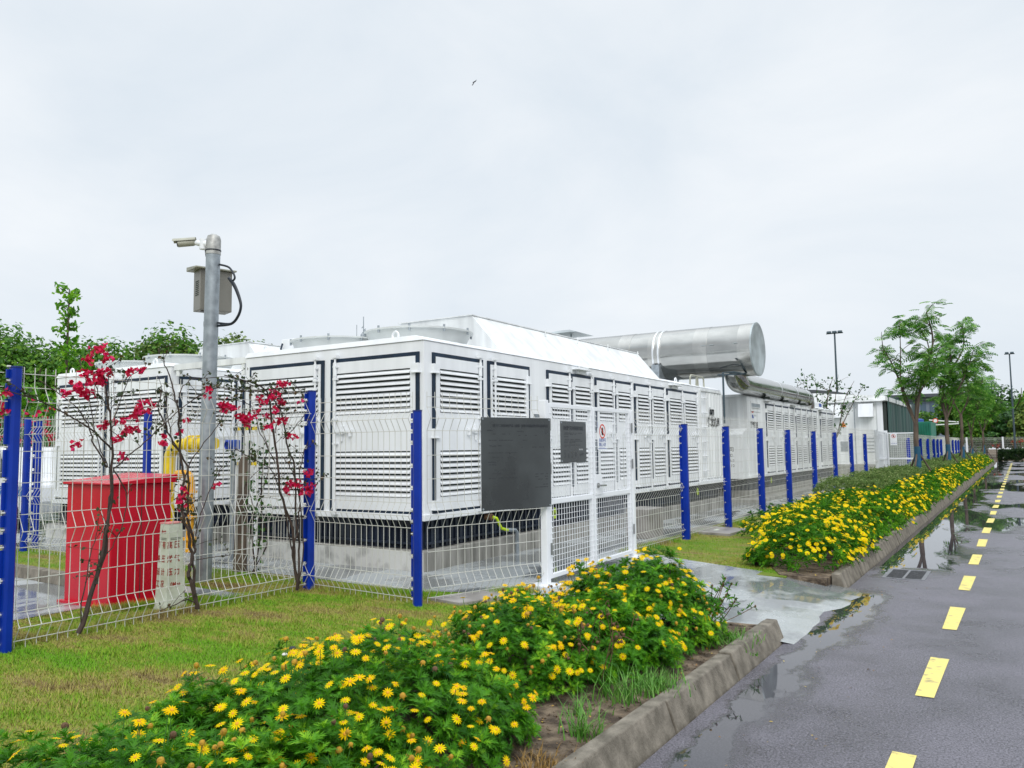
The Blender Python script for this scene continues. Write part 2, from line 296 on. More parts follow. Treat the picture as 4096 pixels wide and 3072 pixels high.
# ================================================================ setting
g=MB(); g.box(-140,140,-40,260,-1.2,-.16); o=struct('ground',g,'soil')
g=MB(); nx=24
g.add([(-1.83,-25,-.12),(14,-25,-.12),(14,88,-.12),(-1.83,88,-.12)],[(0,1,2,3)]); road=struct('road',g,'road')
# broken lane line, one sheet 4 mm above the asphalt
g=MB()
for k in range(-3,32):
    y0=6.21+2.335*k; j=RNG.uniform(-.01,.01,8)
    g.add([(-.70+j[0],y0+j[1],-.116),(-.575+j[2],y0+j[3],-.116),(-.572+j[4],y0+1.17+j[5],-.116),(-.702+j[6],y0+1.18+j[7],-.116)],[(0,1,2,3)])
for pts in ([(-1.36,4.22),(-1.20,4.20),(-1.17,4.27),(-1.27,4.31)],[(-1.15,4.16),(-.98,4.12),(-.93,4.19),(-1.05,4.25)]):
    g.add([(x,y,-.116) for x,y in pts],[(0,1,2,3)])
lm=build('lane_line',g,'yellowpaint',road)
# lawn: level sheet with a lowered hollow where the concrete path runs down to the road
g=MB()
for a in ([(-60,-20),(-2.0,-20),(-2.0,7.22),(-60,7.22)],[(-60,7.22),(-3.05,7.22),(-3.05,10.15),(-60,10.15)],[(-60,10.15),(-2.5,10.15),(-2.5,88),(-60,88)]):
    g.prism(a,-.3,0)
struct('lawn',g,'lawn')
# bare soil of the two planting strips
g=MB()
def soilstrip(poly,z=.012):
    g.prism(poly,-.3,z)
soilstrip([(-2.02,-5),(-2.02,7.3),(-2.5,7.26),(-3.3,6.6),(-3.55,4.6),(-3.75,2),(-3.9,-5)])
soilstrip([(-2.02,80),(-4.6,80),(-4.5,20),(-3.6,13.6),(-3.0,11.2),(-2.6,10.25),(-2.02,10.1)][::-1])
struct('bed_soil',g,'soil')
# concrete path to the gate, falling to the road
g=MB()
L=[(-4.95,7.62),(-4.62,7.6),(-3.9,7.36),(-3.0,7.10),(-2.5,6.95),(-2.12,6.95),(-1.86,7.25),(-1.66,7.3)]
R=[(-4.95,11.4),(-4.7,11.35),(-4.0,10.95),(-3.0,10.5),(-2.5,10.4),(-2.12,10.4),(-1.86,10.4),(-1.55,10.4)]
zz=[.006,.006,.006,.006,-.015,-.06,-.10,-.135]
vv=[];nn=12
for (a,b),(c,d),z in zip(L,R,zz):
    for k in range(nn+1): t=k/nn; vv.append((a+(c-a)*t,b+(d-b)*t,z+((.010*math.sin(t*9+1)+.006*math.sin(t*23))*min(1,max(0,(t-.12)*5)) if z<-.05 else 0)))
g.add(vv,[(i*(nn+1)+k,i*(nn+1)+k+1,(i+1)*(nn+1)+k+1,(i+1)*(nn+1)+k) for i in range(7) for k in range(nn)])
struct('path',g,'path')
# wet concrete yard round the containers
g=MB()
for p in ([(-40,7.3),(-7.6,7.3),(-5.9,7.14),(-5.35,7.4),(-5.0,7.9),(-4.955,11.2),(-5.3,12.2),(-5.4,45),(-40,45)],):
    g.add([(x,y,.004) for x,y in p],[tuple(range(len(p)))])
g.add([(-8.28,4.02,.006),(-8.28,5.34,.006),(-9.7,5.42,.006),(-16,5.75,.006),(-16,1.2,.006),(-12,2.0,.006)],[tuple(range(6))])
g.add([(-8.6,5.82,.006),(-7.3,5.86,.006),(-7.22,6.1,.006),(-8.6,6.12,.006)],[(0,1,2,3)])
struct('yard',g,'path')
g=MB()
for k in range(7): y=5.40+.055*k*.9; g.hexa([(-9.62-k*.9,5.36+.05*k,0),(-8.74-k*.9,5.33+.05*k,0),(-8.74-k*.9,5.47+.05*k,0),(-9.62-k*.9,5.5+.05*k,0)],[(-9.62-k*.9,5.38+.05*k,.15),(-8.74-k*.9,5.35+.05*k,.15),(-8.74-k*.9,5.47+.05*k,.15),(-9.62-k*.9,5.5+.05*k,.15)])
struct('yard_kerb',g,'kerb',.012)
# kerbs, laid stone by stone with open joints
def kerb(name,y0,y1,step=1.28):
    g=MB(); y=y0
    while y<y1-.05:
        e=min(y+step,y1); j=random.uniform(-.006,.006); dz=random.uniform(-.006,.006)
        g.hexa([(-2.01,y+.008,-.3),(-1.79+j,y+.008,-.3),(-1.79+j,e-.008,-.3),(-2.01,e-.008,-.3)],[(-2.01,y+.008,.05+dz),(-1.915+j,y+.008,.05+dz),(-1.915+j,e-.008,.05+dz),(-2.01,e-.008,.05+dz)]); y=e
    return struct(name,g,'kerb',.009)
kerb('kerb',-4.2,7.42); kerb('kerb',10.35,84)
# drain grate
t=tag(build('drain_grate',MB().box(-1.60,-1.555,11.42,12.28,-.125,-.1145).box(-1.145,-1.10,11.42,12.28,-.125,-.1145).box(-1.555,-1.145,11.42,11.465,-.125,-.1145).box(-1.555,-1.145,12.235,12.28,-.125,-.1145),'grate',loc=(-1.35,11.85,-.12)),'cast grey drain grate of slotted bars set in the wet asphalt by the kerb','drain grate')
g=MB()
for k in range(9): g.box(-1.555,-1.145,11.525+k*.083,11.543+k*.083,-.1165,-.1140)
for k in range(1): g.box(-1.365+k*.105,-1.335+k*.105,11.465,12.235,-.1160,-.1142)
build('bar_grid',g,'grate',t); build('pit_shade',MB().add([(-1.555,11.465,-.1172),(-1.145,11.465,-.1172),(-1.145,12.235,-.1172),(-1.555,12.235,-.1172)],[(0,1,2,3)]),'pit_shade',t)  # flat black sheet just under the bars paints the shade of a deep pit
# inspection slabs
def slab(poly,z,label):
    o=build('concrete_slab',MB().prism(poly,-.02,z),'slab',loc=(poly[0][0],poly[0][1],0),bevel=.008); return tag(o,label,'cover slab')
slab([(-5.38,6.83),(-4.93,6.74),(-4.64,7.5),(-5.02,7.62)],.035,'flat rough grey slab in the grass below the large grey board')
s=slab([(-5.36,14.3),(-4.44,14.2),(-4.40,15.2),(-5.33,15.4)],.05,'smooth pale slab with a lifting slot lying across the fence line'); build('lifting_slot',MB().box(-4.88,-4.82,14.62,14.86,.05,.053),'marker',s)
# ================================================================ mesh fences
LEV=[(.06,0),(.17,1),(.28,0),(.53,0),(.78,0),(.91,1),(1.04,0),(1.29,0),(1.54,0),(1.80,0),(1.93,1),(2.05,0),(2.16,0)]
VP=[(.0,0),(.06,0),(.17,1),(.28,0),(.78,0),(.91,1),(1.04,0),(1.80,0),(1.93,1),(2.05,0),(2.215,0)]
def panel(parent,p0,p1,nrm,H=2.18,sp=.095,r=.0035,z0=0,end=.0):
    p0=Vector((*p0,z0)); p1=Vector((*p1,z0)); d=p1-p0; Ln=d.length; d/=Ln; nv=Vector((*nrm,0)).normalized(); k=H/2.18; g=MB(); fd=.075
    up=Vector((0,0,1))
    for z,f in LEV: g.tube([p0+nv*fd*f+up*z*k,p1+nv*fd*f+up*z*k],r*1.25,4)
    m=int(Ln/sp); off=(Ln-m*sp)/2
    for i in range(m+1):
        b=p0+d*(off+i*sp)-nv*.006; j=random.uniform(-.003,.003)
        g.tube([b+d*j+nv*fd*f+up*z*k for z,f in VP],r,4)
    return build('mesh_panel',g,'wire',parent)
def post(parent,x,y,h,u,nv,z0=0,su=1.0,dn=.074):
    """hollow blue post: rounded body on the road side, notched flange along the mesh edge, cap and wire clips"""
    u=Vector((*u,0)).normalized(); nv=Vector((*nv,0)).normalized(); P=Vector((x,y,0)); g=MB()
    prof=[(a*su,b) for a,b in [(-.047,-.012),(.047,-.012),(.052,.02),(.05,dn-.02),(.03,dn),(-.03,dn),(-.05,dn-.02),(-.052,.02)]]
    poly=[(P+u*a+nv*b) for a,b in prof]; g.prism([(q.x,q.y) for q in poly],z0-.05,z0+h)
    fl=[(P+u*a+nv*b) for a,b in [(-.085*su,-.006),(-.0485*su,-.006),(-.0485*su,.012),(-.085*su,.012)]]
    k=h/2.0; zs=[z0]+[z0+z*k*.93 for z,f in LEV]+[z0+h]
    for a,b in zip(zs[:-1],zs[1:]):
        if b-a>.06: g.prism([(q.x,q.y) for q in fl],a+.022,b-.022)
    for z,f in LEV:
        q=P-u*.067*su+Vector((0,0,z0+z*k*.93)); g.tube([q-u*.016+nv*.018,q+u*.016+nv*.018],.010,6,1)
    o=build('post',g,['blue','wire'],parent,bevel=.003)
    c=MB(); poly=[(P+u*a*1.06+nv*b*1.04) for a,b in prof]; c.prism([(q.x,q.y) for q in poly],z0+h,z0+h+.014); build('cap',c,'bluecap',o); return o
# fence with the bougainvillea, running along the lawn
F1=thing('mesh_fence','mesh fence on tall blue posts between the bougainvillea and the red cabinet','fence',(-7.08,3.4,0))
panel(F1,(-7.08,.2),(-7.08,3.32),(1,0),2.3); panel(F1,(-7.08,3.47),(-7.08,6.66),(1,0),2.3,.088)
post(F1,-7.08,3.4,2.32,(0,1),(1,0),su=.78); post(F1,-7.09,6.73,2.3,(0,1),(.9,-.3),su=1.15)
# short return and the run up to the gate
F2=thing('mesh_fence','cream mesh fence left of the gate, carrying the large grey board','fence',(-5.33,6.57,0))
panel(F2,(-7.0,6.72),(-5.42,6.59),(0,-1),2.18,.088); post(F2,-5.33,6.57,2.0,(1,-.1),(.45,-.9),su=1.2); panel(F2,(-5.29,6.67),(-4.77,8.11),(.94,-.34),2.18)
# fence along the planting strip
YP=[13.42,15.8,18.3,20.85,23.85,26.9,29.85,32.8]
F3=thing('mesh_fence','long cream mesh fence running right from the gate past the weathered container','fence',(-5.0,13.42,0))
YY=[10.99]+YP+[35.98]
for a,b in zip(YY[:-1],YY[1:]): panel(F3,(-5.02,a+.02),(-5.02,b-.02),(1,0),2.16,.1)
for y in YP: post(F3,-5.0,y,1.98,(0,1),(1,0),dn=.112)
# rear fence from the corner post behind the cabinet
F4=thing('mesh_fence','mesh fence farther back between the red cabinet and the white containers','fence',(-10.7,7.02,0))
XX=[-7.18,-10.7,-14.05,-17.5,-21]
for a,b in zip(XX[:-1],XX[1:]): panel(F4,(a,6.95),(b,7.02),(0,-1),2.18,.1)
for x in XX[1:]: post(F4,x,7.02,2.2,(1,0),(0,-1))
post(F4,-15.2,7.75,2.2,(0,1),(1,0))
# fence beyond the far gate
YF=[46.5,52.6,57.0,61.2,64.2,67.2,73,79.5,83.5,87,90.5]
F5=thing('mesh_fence','farthest stretch of mesh fence with small blue posts behind the street trees','fence',(-5.0,60,0))
for a,b in zip([39.2]+YF[:-1],YF): panel(F5,(-5.02,a),(-5.02,b),(1,0),2.1,.12,.004)
for y in YF: post(F5,-5.0,y,1.9,(0,1),(1,0),dn=.16)
# fence across the end of the road
F6=thing('cross_fence','low grey mesh fence with white posts across the end of the road','fence',(-2,95,0))
for a in range(5): panel(F6,(-8+a*3.4,95),(-8+(a+1)*3.4,95),(0,-1),2.15,.09,.006)
g=MB()
for x in (-8,-4.6,-1.42,2.2,5.6): build('post',MB().box(x-.08,x+.08,94.9,95.06,0,2.2),'gatewhite',F6)
# ================================================================ gates
def leaf(parent,T,u0,u1,z0=.07,z1=2.14,mid=.965,sp=.067,r=.0033,w=.05):
    f=MB(); B=lambda a,b,c,d,n0,n1:f.add([T(a,n0,c),T(b,n0,c),T(b,n1,c),T(a,n1,c),T(a,n0,d),T(b,n0,d),T(b,n1,d),T(a,n1,d)],[(0,3,2,1),(4,5,6,7),(0,1,5,4),(1,2,6,5),(2,3,7,6),(3,0,4,7)])
    B(u0,u0+w,z0,z1,-.025,.025); B(u1-w,u1,z0,z1,-.025,.025); B(u0+w,u1-w,z0,z0+w,-.024,.024); B(u0+w,u1-w,z1-w,z1,-.024,.024); B(u0+w,u1-w,mid-.03,mid+.03,-.024,.024)
    o=build('gate_leaf',f,'gatewhite',parent,bevel=.004)
    g=MB(); k=int((u1-u0-2*w)/sp); st=(u1-u0-2*w)/k
    for i in range(1,k): g.tube([T(u0+w+i*st,.004,z0+w),T(u0+w+i*st,.004,z1-w)],r,4)
    k=int((z1-z0-2*w)/sp); sz=(z1-z0-2*w)/k
    for i in range(1,k): g.tube([T(u0+w*.6,.012,z0+w+i*sz),T(u1-w*.6,.012,z0+w+i*sz)],r,4)
    for i in range(1,k):
        for uu in (u0+w*.65,u1-w*.65): g.tube([T(uu-.012,.032,z0+w+i*sz),T(uu+.012,.032,z0+w+i*sz)],.006,5)
    build('mesh_infill',g,'gatewhite',o)
    return o
G1=thing('mesh_gate','white double mesh gate with a lever handle, beside the large grey board','gate',(-4.75,9.5,0))
T=lambda u,n,z:(-4.75-.03*(u-8.2)+n,u,z)
for u,hh in ((8.18,2.17),(10.91,2.14)):
    x=T(u,0,0)[0]; p=build('gate_post',MB().box(x-.042,x+.042,u-.042+(.03 if u<9 else -.03),u+.042+(.03 if u<9 else -.03),.02,hh),'gatewhite',G1,bevel=.006)
    build('base_plate',MB().box(x-.15,x+.16,u-.15,u+.15,.006,.024),'gatewhite',p,bevel=.003)
    for a in (-.11,.12):
        for c in (-.11,.11): build('anchor_bolt',MB().tube([(x+a,u+c,.024),(x+a,u+c,.045)],.012,6),'galv',p)
    s=1 if u<9 else -1
    for z in (1.88,1.36,.42): build('hinge',MB().tube([(x+.05,u+s*.082,z-.07),(x+.05,u+s*.082,z+.07)],.013,6),'handle',p)
build('latch_bracket',MB().box(-4.80,-4.755,8.055,8.118,1.96,2.0),'galv',G1)
l1=leaf(G1,T,8.29,9.525); l2=leaf(G1,T,9.55,10.82)
x=T(9.66,0,0)[0]; pl=build('lock_plate',MB().box(x+.026,x+.034,9.552,9.775,.975,1.245),'gatewhite',l2,bevel=.003)
hb=MB(); hb.tube([(x+.034,9.63,1.10),(x+.05,9.63,1.10)],.032,14); hb.tube([(x+.05,9.63,1.10),(x+.085,9.63,1.10)],.012,8); hb.tube([(x+.085,9.62,1.10),(x+.088,9.70,1.098),(x+.08,9.79,1.095)],[.012,.014,.013],8); build('lever_handle',hb,'handle',pl,smooth=True)
G2=thing('mesh_gate','distant white mesh gate with one leaf swung open, behind the nearest street tree','gate',(-5,37.4,0))
for yv in (36.05,38.85): build('gate_post',MB().box(-5.07,-4.93,yv-.07,yv+.07,0,2.2),'gatewhite',G2)
leaf(G2,lambda u,n,z:(-5.0+n,u,z),36.15,38.75,sp=.08); leaf(G2,lambda u,n,z:(u,38.75-n,z),-4.93,-3.72,.07,2.1,sp=.085,r=.004)
build('sheet_panel',MB().box(-5.04,-5.03,36.5,38.2,.6,2.05),'gatewhite',G2)
# ---- boards and signs
bu=Vector((.34,.94,0)).normalized(); bn=Vector((.94,-.34,0)).normalized(); bo=Vector((-5.075,7.28,0))+bn*.085; UZ=(0,0,1)
def boardmesh(o,u,nv,w,z0,z1,th=.006):
    g=MB(); a=o; b=o+u*w; g.add([tuple(p) for p in (a,b,b-nv*th,a-nv*th)],[]); g.v=[]
    q=[a+Vector((0,0,z0)),b+Vector((0,0,z0)),b-nv*th+Vector((0,0,z0)),a-nv*th+Vector((0,0,z0))]; return g.hexa([tuple(p) for p in q],[tuple(p+Vector((0,0,z1-z0))) for p in q])
B1=tag(build('notice_board',boardmesh(bo,bu,bn,1.0,.92,1.95),'board',loc=tuple(bo),bevel=.002),'large dark grey board wired to the fence left of the gate','notice board')
text('西门子工业自动化产品（成都）有限公司园区燃气发电机组项目',.036,bo+bu*.16+bn*.002+Vector((0,0,1.845)),bu,UZ,'boardtxt',B1,squeeze=.80,bold=.012)
def rows(o,u,nv,w,zs,m,parent,x0,seed,dens=.5,h=.008):
    rr=random.Random(seed); g=MB()
    for z,s0,s1 in zs:
        x=s0
        while x<s1:
            wd=rr.uniform(.012,.05)
            if rr.random()<dens: a=o+u*x+nv*.0015; b=o+u*min(x+wd,s1)+nv*.0015; g.add([tuple(a+Vector((0,0,z))),tuple(b+Vector((0,0,z))),tuple(b+Vector((0,0,z+h))),tuple(a+Vector((0,0,z+h)))],[(0,1,2,3)])
            x+=wd+.008
    return build('small_lettering',g,m,parent)
zs=[(1.80,.08,.17),(1.79,.5,.6),(1.76,.08,.4),(1.745,.52,.8),(1.69,.1,.45),(1.69,.55,.65),(1.62,.1,.28),(1.61,.52,.9),(1.55,.1,.5),(1.50,.12,.45),(1.45,.08,.2),(1.415,.1,.2),(1.36,.1,.55),(1.32,.15,.5),(1.27,.1,.5)]+[(1.30-.03*k,.76,.95) for k in range(6)]+[(1.02,.1,.42),(1.0,.1,.42)]
rows(bo,bu,bn,1,zs,'boardtxt2',B1,0,4,.55)
rows(bo,bu,bn,1,[(1.802,.09,.15),(1.63,.11,.15),(1.63,.17,.2),(1.63,.23,.28),(1.448,.09,.2),(1.42,.1,.19)],'boardtxt',B1,0,3,.9,.006)
for u_,z in ((.02,1.93),(.98,1.93),(.02,.94),(.98,.94)): p=bo+bu*u_; build('fixing_screw',MB().tube([tuple(p+Vector((0,0,z))),tuple(p+bn*.006+Vector((0,0,z)))],.011,8),'galv',B1)
go=Vector((-4.735,8.54,0)); gu=Vector((-.03,1,0)).normalized(); gn=Vector((1,.03,0)).normalized()
o2=Vector((T(8.54,0,0)[0],8.54,0))+gn*.05
B2=tag(build('notice_board',boardmesh(o2,gu,gn,.72,1.42,1.93),'board',loc=tuple(o2),bevel=.002),'smaller dark grey board with faint lettering hanging on the left gate leaf','notice board')
text('园区燃气发电机组操作规程',.056,o2+gu*.075+gn*.002+Vector((0,0,1.825)),gu,UZ,'boardtxt',B2,squeeze=.83,bold=.012)
rows(o2,gu,gn,1,[(1.78,.09,.6),(1.765,.09,.45),(1.735,.09,.2),(1.70,.09,.55),(1.68,.09,.6),(1.66,.09,.4),(1.63,.09,.55),(1.61,.09,.3),(1.56,.09,.2)]+[(1.535-.015*k,.09+.1*j,.13+.1*j) for k in range(5) for j in range(4)],'boardtxt2',B2,0,8,.8)
text('SIEMENS',.026,o2+gu*.5+gn*.002+Vector((0,0,1.57)),gu,UZ,'signw',B2,squeeze=1.15)
rows(o2,gu,gn,1,[(1.525,.52,.64),(1.51,.52,.62),(1.495,.53,.62)],'boardtxt',B2,0,2,.8)
for u_,z in ((.02,1.91),(.70,1.91),(.02,1.44),(.70,1.44)): p=o2+gu*u_; build('fixing_screw',MB().tube([tuple(p+Vector((0,0,z))),tuple(p+gn*.006+Vector((0,0,z)))],.012,8),'galv',B2)
def handsign(o,u,nv,w,z0,z1,label,small=False):
    t=tag(build('prohibition_sign',boardmesh(o,u,nv,w,z0,z1,.004),'signw',loc=tuple(o)),label,'sign')
    k=w/.31; c=o+u*w*.5+nv*.002+Vector((0,0,z1-.118*k)); R=.098*k
    def pt(a,r): return tuple(c+u*r*math.cos(a)+Vector((0,0,r*math.sin(a))))
    g=MB(); n_=40
    g.add([pt(2*math.pi*i/n_,r) for i in range(n_) for r in (R,R*.82)],[(2*i,2*i+1,(2*i+3)%(2*n_),(2*i+2)%(2*n_)) for i in range(n_)])
    e=nv*.0012
    a1=Vector((0,0,0)); d=(u*.707-Vector((0,0,1))*.707); p=(u*.707+Vector((0,0,1))*.707)*R*.085
    g.add([tuple(c+e-d*R*.85+p),tuple(c+e+d*R*.85+p),tuple(c+e+d*R*.85-p),tuple(c+e-d*R*.85-p)],[(0,1,2,3)]); build('red_ring',g,'inkred',t)
    h=MB()   # raised black hand: palm, four fingers, thumb
    def poly(pts): h.add([tuple(c+nv*.0006+u*x*R+Vector((0,0,z*R))) for x,z in pts],[tuple(range(len(pts)))])
    poly([(-.2,-.5),(.25,-.5),(.33,-.1),(.3,.12),(-.2,.12),(-.26,-.1)])
    for x,b,tp in ((-.17,.14,.42),(-.035,.14,.56),(.10,.14,.52),(.23,.14,.40)): poly([(x-.052,.10),(x+.052,.10),(x+.05,tp),(x-.05,tp)])
    poly([(-.26,-.1),(-.2,-.3),(-.46,.14),(-.52,.06)]); build('hand_symbol',h,'ink',t)
    if not small:
        text('未经许可',.056*k,o+u*.045*k+nv*.001+Vector((0,0,z0+.108)),u,UZ,'inkblue',t,squeeze=.98,bold=.02)
        text('禁止入内',.056*k,o+u*.045*k+nv*.001+Vector((0,0,z0+.050)),u,UZ,'inkblue',t,squeeze=.98,bold=.02)
        text('No admittance without permission',.013*k,o+u*.045*k+nv*.001+Vector((0,0,z0+.028)),u,UZ,'inkblue',t)
        build('footer_rule',MB().add([tuple(o+u*a+nv*.001+Vector((0,0,z))) for a,z in ((.02,z0+.012),(.29,z0+.012),(.29,z0+.02),(.02,z0+.02))],[(0,1,2,3)]),'inkblue',t)
        build('side_stripe',MB().add([tuple(o+u*a+nv*.001+Vector((0,0,z))) for a,z in ((.0,z1-.08),(.012,z1-.08),(.012,z1),(.0,z1))],[(0,1,2,3)]),'inkblue',t)
    else: text('未经许可禁止入内',.05,o+u*.03+nv*.002+Vector((0,0,z0+.06)),u,UZ,'inkblue',t,squeeze=.6)
    return t
o3=Vector((T(9.615,0,0)[0],9.615,0))+gn*.05
handsign(o3,gu,gn,.31,1.57,1.935,'white prohibition sign with a black hand in a red ring on the right gate leaf')
handsign(Vector((-4.80,38.68,0)),Vector((1,0,0)),Vector((0,-1,0)),.27,1.55,2.05,'tiny prohibition sign on the open leaf of the distant gate',True)
# ================================================================ containers
def bx(g,T,a,b,c,d,n0,n1,m=0): return g.add([T(a,n0,c),T(b,n0,c),T(b,n1,c),T(a,n1,c),T(a,n0,d),T(b,n0,d),T(b,n1,d),T(a,n1,d)],[(0,3,2,1),(4,5,6,7),(0,1,5,4),(1,2,6,5),(2,3,7,6),(3,0,4,7)],m)
def door(parent,T,u0,u1,lock,wm='white',z0=.73,z1=2.915,sealm='navy',hz=(2.70,1.82,.86)):
    s=.055; a,b=u0+s,u1-s; mL,mR=((.085,.05) if lock=='R' else (.05,.085)); la,lb=a+mL,b-mR; N1=.034
    g=MB(); bx(g,T,a,la,z0+.05,z1-s,.003,N1); bx(g,T,lb,b,z0+.05,z1-s,.003,N1)
    for c,d in ((2.70,z1-s),(1.585,2.10),(z0+.05,.96)): bx(g,T,la,lb,c,d,.003,N1)
    o=build('door',g,wm,parent)
    g=MB()
    for q in ((u0,a,z0,z1),(b,u1,z0,z1),(a,b,z1-s,z1),(a,b,z0,z0+.05)): bx(g,T,*q,.0,.024)
    build('seal',g,sealm,o)
    for zb,zt in ((2.10,2.70),(.96,1.585)):
        g=MB(); g.add([T(la,.005,zb),T(lb,.005,zb),T(lb,.005,zt),T(la,.005,zt)],[(0,1,2,3)],1)  # dark sheet on the solid wall paints the shade behind the slats
        k=8; p=(zt-zb)/k
        for i in range(k):
            z=zb+i*p
            g.add([T(la,.008,z+p*.80),T(lb,.008,z+p*.80),T(lb,.042,z+p*.38),T(la,.042,z+p*.38),T(lb,.044,z+p*.12),T(la,.044,z+p*.12)],[(0,1,2,3),(3,2,4,5)])
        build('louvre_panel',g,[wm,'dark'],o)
    g=MB(); lu=(b-.075) if lock=='R' else (a+.075); sg=-1 if lock=='R' else 1
    g.tube([T(lu,.066,z0-.01),T(lu,.066,z1+.05)],.015,7); g.tube([T(lu,.066,2.66),T(lu,.066,2.86)],.025,8); g.tube([T(lu,.066,z0+.02),T(lu,.066,z0+.2)],.022,8)
    for zc in (z1+.03,z0-.005): bx(g,T,lu-.045,lu+.045,zc-.022,zc+.022,.03,.095)
    for zc in (2.62,2.80,2.05,1.70): bx(g,T,lu-.03,lu+.04,zc-.014,zc+.014,.034,.085)
    bx(g,T,min(lu,lu+sg*.34),max(lu,lu+sg*.34),1.86,1.885,.066,.085); bx(g,T,lu+sg*.13-.03,lu+sg*.13+.03,1.83,1.945,.036,.078); bx(g,T,lu+sg*.30-.012,lu+sg*.30+.012,1.80,1.90,.04,.09)
    bx(g,T,lu+sg*.12-.015,lu+sg*.12+.015,1.73,1.80,.05,.07)
    build('locking_bar',g,wm,o)
    hu=(u0-.012,u0+.10) if lock=='R' else (u1-.10,u1+.012)
    for zc in hz:
        g=MB(); bx(g,T,hu[0],hu[1],zc-.06,zc+.06,.0,.052); bx(g,T,hu[0]-.012,hu[1]+.012,zc-.07,zc-.058,.0,.068); build('hinge',g,wm,o)
    return o
def lug(g,x,y,z,ax='x'):
    a=[(x+.055*math.cos(t)*(ax=='x'),y+.055*math.cos(t)*(ax!='x'),z+.075+.055*math.sin(t)) for t in [math.pi*1.35*i/10-.55 for i in range(11)]]; g.tube([(a[0][0],a[0][1],z)]+a+[(a[-1][0],a[-1][1],z)],.016,6)
def shell(parent,x0,x1,y0,y1,zt,wm='white',z0=.66):
    build('body',MB().box(x0,x1,y0,y1,z0+.06,zt-.03).box(x0+.01,x1-.01,y0+.01,y1-.01,zt-.03,zt),wm,parent,bevel=.006)
    e=.03; build('base_rail',MB().box(x0-e,x1+e,y0-e,y0+.12,z0,z0+.085).box(x0-e,x1+e,y1-.12,y1+e,z0,z0+.085).box(x0-e,x0+.12,y0+.12,y1-.12,z0+.0015,z0+.0835).box(x1-.12,x1+e,y0+.12,y1-.12,z0+.0015,z0+.0835),wm,parent,bevel=.006)
    g=MB(); i=.10; g.box(x0+i,x1-i,y0+i,y1-i,.27,z0)
    k=int((x1-x0-2*i)/.11)
    for q in range(k): xx=x0+i+.03+q*.11; g.box(xx,xx+.05,y0+i-.025,y0+i,.29,z0)
    k=int((y1-y0-2*i)/.11)
    for q in range(k): yy=y0+i+.03+q*.11; g.box(x1-i,x1-i+.025,yy,yy+.05,.29,z0)
    g.box(x1-i+.026,x1-i+.05,y0+i,y1-i,.335,.365); g.box(x0+i,x1-i,y0+i-.05,y0+i-.026,.335,.365)
    build('skirt',g,'skirt',parent)
    build('roof_lip',MB().hexa([(x0-.015,y0-.015,zt-.02),(x1+.012,y0-.015,zt-.02),(x1+.012,y1+.01,zt-.02),(x0-.015,y1+.01,zt-.02)],[(x0+.02,y0+.01,zt+.055),(x1-.16,y0+.01,zt+.055),(x1-.16,y1-.02,zt+.055),(x0+.02,y1-.02,zt+.055)]),wm,parent)
XA0,XA1,YA0,YA1,ZT=-10.24,-6.67,8.35,20.93,3.09
def fan(parent,cx,cy,z,r=.79):
    g=MB(); g.lathe([(r*.86,z-.05),(r*.9,z+.03),(r,z+.185),(r+.035,z+.19),(r+.035,z+.215),(r-.02,z+.215),(r*.86,z+.03),(r*.8,z+.0)],(cx,cy,0),n=56); o=build('fan_shroud',g,'fanw',parent,smooth=True)
    for k in range(10): a=2*math.pi*k/10+.2; x,y=cx+(r+.02)*math.cos(a),cy+(r+.02)*math.sin(a); build('clamp_bolt',MB().tube([(x,y,z+.15),(x,y,z+.25)],.016,6),'galv',o)
    h=MB(); h.tube([(cx,cy,z+.02),(cx,cy,z+.16)],.16,16)
    for k in range(5):
        a=2*math.pi*k/5; c_,s_=math.cos(a),math.sin(a); h.add([(cx+.15*c_-.06*s_,cy+.15*s_+.06*c_,z+.06),(cx+.15*c_+.06*s_,cy+.15*s_-.06*c_,z+.13),(cx+.72*r*c_+.1*s_,cy+.72*r*s_-.1*c_,z+.12),(cx+.72*r*c_-.1*s_,cy+.72*r*s_+.1*c_,z+.08)],[(0,1,2,3)])
    build('fan_blade',h,'galv',o)
M['fanw']=mat('fan_shroud_grp',(.60,.63,.62),.45,var=.14,scale=2)
